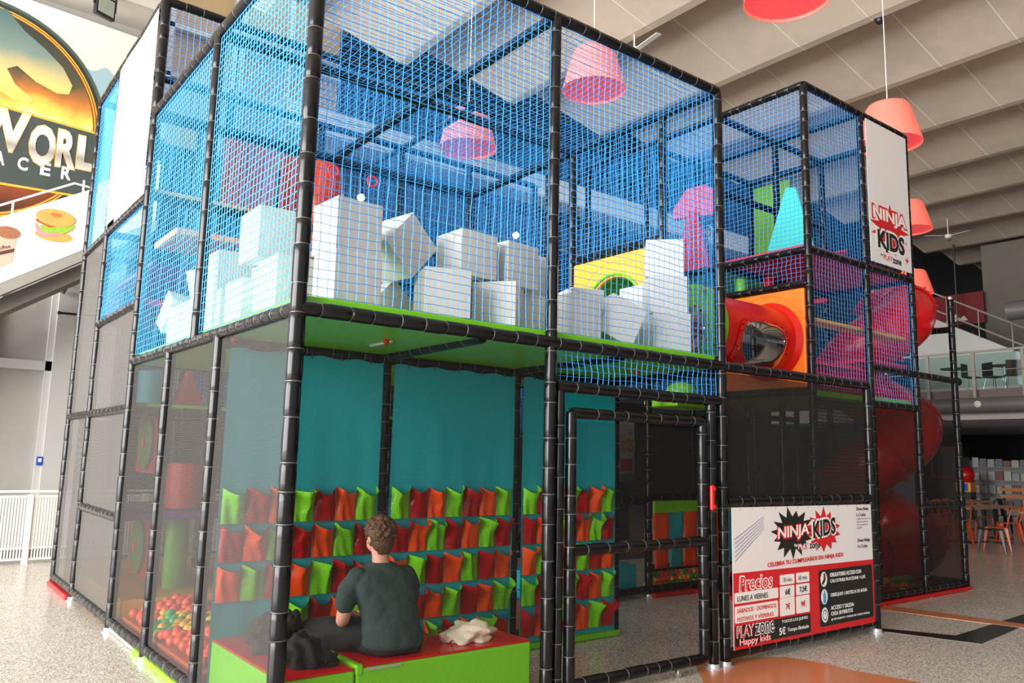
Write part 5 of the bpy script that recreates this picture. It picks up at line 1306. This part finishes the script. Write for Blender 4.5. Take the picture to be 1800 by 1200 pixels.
lb_ = thing('side_banner', 'sunlit white banner laced on the left tower above the blue net', 'banner', (-.045, 0, 0))
mb = MB(); mb.grid(lambda u, v: (.004 * math.sin(9 * u + 4 * v), YQ + .06 + (YR - YQ - .12) * u, 4.07 + 1.86 * v), 16, 16)
mb.build('backing', white_b, lb_, smooth=True, solid=.002)
for k in range(9):
    zz = 4.15 + k * .215
    for yy, d in ((YQ + .06, -.05), (YR - .06, .05)): MB().tube([(0, yy, zz), (.03, yy + d, zz)], .005, 5).build('lace', black_metal, lb_)

# ============================================================ SMALL FITTINGS
for i, (x, y, lb) in enumerate(((.02 + .04, YP1 - .1, 'red cap under the deck right beside the near corner post'), (.86, .55, 'red cap under the green deck left of the cross beam'), (1.32, .62, 'red cap under the green deck right of the cross beam'), (2.3, .5, 'red cap under the deck left above the gate'), (3.35, .6, 'red cap under the deck right above the gate'))):
    o = MB().sphere((0, 0, 0), .022, 14, 8).build('bolt_cover', red_v, smooth=True); o.location = (x, y, Z1 - .045); tag(o, lb, 'bolt cap')
spot = mat('spot_glow', (1, .97, .9), .3, emit=14)
for i, (p, lb) in enumerate((((3.35, 6.1, 5.30), 'small lit spot lamp glimpsed over the tall pair of foam cubes'), ((6.14, 6.0, 5.25), 'small lit spot lamp glimpsed left of the second front post'))):
    t = thing('spot_lamp', lb, 'lamp', p)
    MB().lathe([(.03, 0), (.06, .02), (.06, .10), (.03, .12)], 18).build('housing', black_metal, t, smooth=True)
    MB().sphere((0, -.03, .0), .055, 14, 8).build('bulb', spot, t, smooth=True)
    MB().tube([(0, 0, .12), (0, 0, .72)], .01, 6).build('rod', black_metal, t)

# ============================================================ SEATED PERSON
def rings(mb, R_, n=28, m=0):
    """loft of ellipses: (cx,cy,cz,rx,ry,tilt) tilt about x axis in degrees"""
    vs = []; fs = []
    for cx, cy_, cz_, rx, ry, tl in R_:
        for i in range(n):
            a = 2 * PI * i / n; c, s = math.cos(a), math.sin(a)
            px = rx * math.copysign(abs(c) ** .85, c); py = ry * math.copysign(abs(s) ** .85, s)
            vs.append((cx + px, cy_ + py * math.cos(R(tl)), cz_ + py * math.sin(R(tl))))
    for j in range(len(R_) - 1):
        for i in range(n):
            k = (i + 1) % n; fs.append((j * n + i, j * n + k, (j + 1) * n + k, (j + 1) * n + i))
    fs.append(tuple(range(n - 1, -1, -1))); fs.append(tuple((len(R_) - 1) * n + i for i in range(n)))
    return mb.add(vs, fs, m)
def limb(mb, pts, rad, n=18):
    P = [Vector(p) for p in pts]; pp = []; rr = []
    for i in range(len(P) - 1):
        for k in range(6):
            t = k / 6; pp.append(P[i].lerp(P[i + 1], t)); rr.append(rad[i] + (rad[i + 1] - rad[i]) * t)
    pp.append(P[-1]); rr.append(rad[-1])
    for _ in range(2):
        pp = [pp[0]] + [(pp[i - 1] + pp[i] * 2 + pp[i + 1]) / 4 for i in range(1, len(pp) - 1)] + [pp[-1]]
    mb.tube(pp, rr, n)
    mb.sphere(tuple(pp[0]), rr[0], n, 10); mb.sphere(tuple(pp[-1]), rr[-1], n, 10)
def fuse(o, vox, it=4):
    r = o.modifiers.new('remesh', 'REMESH'); r.mode = 'VOXEL'; r.voxel_size = vox; r.use_smooth_shade = True
    s = o.modifiers.new('smooth', 'SMOOTH'); s.iterations = it; s.factor = .5
man = thing('person', 'seated person with short brown hair in a dark green T-shirt, back turned, on the bench', 'person')
B = MB()
rings(B, [(.83, .28, .43, .165, .12, 0), (.83, .27, .50, .165, .125, 0), (.81, .26, .62, .145, .10, 0), (.78, .27, .76, .17, .10, 0), (.765, .285, .83, .19, .095, 0), (.765, .30, .885, .15, .08, 0), (.768, .315, .925, .075, .062, 0)])
limb(B, [(.768, .315, .91), (.77, .335, .98), (.77, .35, 1.03)], [.058, .052, .054])
# skull, jaw, face (head turned a little to the left)
B.sphere((.77, .352, 1.105), .1, 22, 16, sc=(.80, .95, 1.0))
B.sphere((.765, .385, 1.05), .07, 18, 12, sc=(.88, .95, .85))
HX, HY = .757, .352
fd = Vector((-.18, .98, 0)).normalized(); fr = Vector((fd.y, -fd.x, 0))
hp = lambda f, r, z: tuple(Vector((.77, .352, z)) + fd * f + fr * r)
B.sphere(hp(.095, 0, 1.085), .016, 10, 8, sc=(.8, 1, 1.5)); B.sphere(hp(.085, 0, 1.045), .022, 10, 8, sc=(1.2, .6, .45))
for s in (-1, 1): B.sphere(hp(.078, s * .032, 1.108), .014, 10, 8)
# arms
LA = [(.575, .30, .845), (.545, .315, .74), (.535, .335, .625), (.58, .43, .59), (.665, .52, .60)]
RA = [(.955, .31, .845), (.99, .33, .74), (.985, .36, .63), (.94, .46, .60), (.85, .54, .60)]
limb(B, LA, [.052, .047, .042, .038, .027]); limb(B, RA, [.052, .047, .042, .038, .027])
# hands: palm, four bent fingers and a thumb each
def hand(w, d, s):
    w = Vector(w); d = Vector(d).normalized(); side = Vector((0, 0, 1)).cross(d).normalized(); dn = Vector((0, 0, -1))
    limb(B, [w, w + d * .04, w + d * .085], [.024, .030, .026], 14)
    for k, L in enumerate((.068, .076, .072, .056)):
        b = w + d * .088 + side * ((k - 1.5) * .019)
        limb(B, [b, b + d * L * .5 + dn * .006, b + d * L * .75 + dn * .03, b + d * L * .72 + dn * .048], [.0095, .009, .0085, .0075], 10)
    b = w + d * .03 + side * (.03 * s)
    limb(B, [b, b + d * .03 + side * (.018 * s), b + d * .055 + side * (.014 * s) + dn * .012], [.012, .0105, .009], 10)
hand((.665, .52, .60), (.75, .55, -.12), -1); hand((.85, .54, .60), (-.75, .55, -.12), 1)
# legs
LL = [(.735, .31, .495), (.59, .47, .515), (.45, .63, .50), (.43, .66, .28), (.42, .64, .09)]
RL = [(.925, .33, .495), (.945, .55, .515), (.96, .74, .50), (.96, .76, .28), (.96, .74, .09)]
for Lg in (LL, RL):
    limb(B, Lg, [.085, .078, .058, .052, .036])
    f = Vector(Lg[-1]); limb(B, [f + Vector((0, -.03, -.045)), f + Vector((0, .16, -.055))], [.04, .035])
body = B.build('body', skin_m, man); fuse(body, .0065, 3)
# ears, eyes, brows
for s in (-1, 1):
    mb = MB(); mb.sphere(hp(-.004, s * .083, 1.085), .03, 14, 10, sc=(.35, .62, 1.05)); mb.sphere(hp(.0, s * .088, 1.068), .012, 10, 8)
    mb.build('ear', skin_m, man, smooth=True)
    MB().sphere(hp(.086, s * .032, 1.108), .0095, 12, 8).build('eye', white_ink, man, smooth=True)
    MB().tube([hp(.094, s * .018, 1.128), hp(.09, s * .046, 1.13)], .004, 6).build('eyebrow', hair_m, man)
MB().tube([hp(.098, -.02, 1.042), hp(.101, 0, 1.041), hp(.098, .02, 1.042)], .004, 6).build('mouth', mat('lips', srgb(170, 90, 85), .5), man)
# hair: tousled locks over the crown, tapered at the nape
H = MB()
H.sphere((.77, .345, 1.115), .1, 28, 20, sc=(.875, 1.0, .97)); H.sphere((.77, .315, 1.07), .075, 20, 14, sc=(.90, .8, .92))
rnd = random.Random(5)
for k in range(260):
    th = rnd.uniform(0, 2 * PI); ph = rnd.uniform(.0, 1.75)
    d = Vector((math.sin(ph) * math.cos(th), math.sin(ph) * math.sin(th), math.cos(ph)))
    if d.dot(fd) > .55 and d.z < .55: continue
    if d.z < -.05 and abs(d.dot(fr)) > .72: continue
    p = Vector((.77, .345, 1.11)) + Vector((d.x * .088, d.y * .10, d.z * .098))
    tng = (Vector((rnd.uniform(-1, 1), rnd.uniform(-1, 1), rnd.uniform(-1.2, .2)))); tng = (tng - d * tng.dot(d)).normalized()
    L = .03 if d.z > 0 else .018
    H.tube([p - tng * L * .5, p + d * .007, p + tng * L * .6 + d * .002], [.004, .0095, .002], 6)
for k in range(70):   # nape
    a = rnd.uniform(-1.0, 1.0); z = rnd.uniform(1.005, 1.06); wdt = .045 + (z - 1.0) * .5
    p = Vector((.77, .34, z)) - fd * (.052 + (z - 1.0) * .42) * math.cos(a) + fr * wdt * math.sin(a)
    H.tube([p + Vector((0, 0, .012)), p - fd * .003, p - Vector((0, 0, .014))], [.004, .007, .002], 6)
hair = H.build('hair', hair_m, man); fuse(hair, .0042, 1)
for o_ in (hair,): o_.location = (-.77 * .07, -.345 * .07, -1.09 * .07); o_.scale = (1.07, 1.07, 1.07)
# T-shirt
Tm_ = MB()
rings(Tm_, [(.835, .27, .445, .190, .150, 0), (.832, .262, .475, .198, .155, 0), (.825, .255, .54, .190, .145, 0), (.81, .25, .62, .178, .128, 0), (.79, .255, .70, .184, .122, 0), (.772, .27, .78, .208, .122, 0), (.765, .285, .84, .218, .115, 0), (.763, .298, .885, .178, .10, 0), (.766, .31, .918, .112, .080, 0), (.768, .318, .940, .072, .068, 0)])
limb(Tm_, [(.60, .298, .855), (.555, .31, .79), (.538, .322, .715)], [.068, .068, .062]); limb(Tm_, [(.93, .305, .855), (.982, .325, .79), (.992, .34, .715)], [.068, .068, .062])
shirt = Tm_.build('t_shirt', shirt_m, man); fuse(shirt, .007, 4)
# wrinkles in the cloth as real displacement
tx = bpy.data.textures.new('cloth_folds', 'CLOUDS'); tx.noise_scale = .085; tx.noise_depth = 2
dsp = shirt.modifiers.new('folds', 'DISPLACE'); dsp.texture = tx; dsp.strength = .022; dsp.mid_level = .5
limb_c = MB(); limb_c.tube([(.768 + .070 * math.cos(2 * PI * k / 28), .318 + .066 * math.sin(2 * PI * k / 28), .938) for k in range(28)], .007, 8, closed=True)
limb_c.build('collar', shirt_m, man, smooth=True)
# shorts
Sh = MB()
rings(Sh, [(.835, .28, .425, .195, .15, 0), (.835, .275, .455, .204, .162, 0), (.835, .275, .50, .192, .155, 0), (.833, .272, .54, .172, .13, 0)])
limb(Sh, [(.745, .31, .50), (.60, .46, .515), (.475, .60, .505)], [.106, .102, .09]); limb(Sh, [(.92, .33, .50), (.945, .53, .515), (.957, .69, .505)], [.106, .102, .09])
sh = Sh.build('shorts', short_m, man); fuse(sh, .008, 3)
dsp = sh.modifiers.new('folds', 'DISPLACE'); dsp.texture = tx; dsp.strength = .025; dsp.mid_level = .5
for (x, y, z) in ((.42, .72, .035), (.96, .82, .035)):
    m_ = MB(); limb(m_, [(x, y - .11, z + .012), (x, y, z + .015), (x, y + .09, z)], [.046, .046, .036]); s_ = m_.build('shoe', white_m, man); fuse(s_, .006, 2)
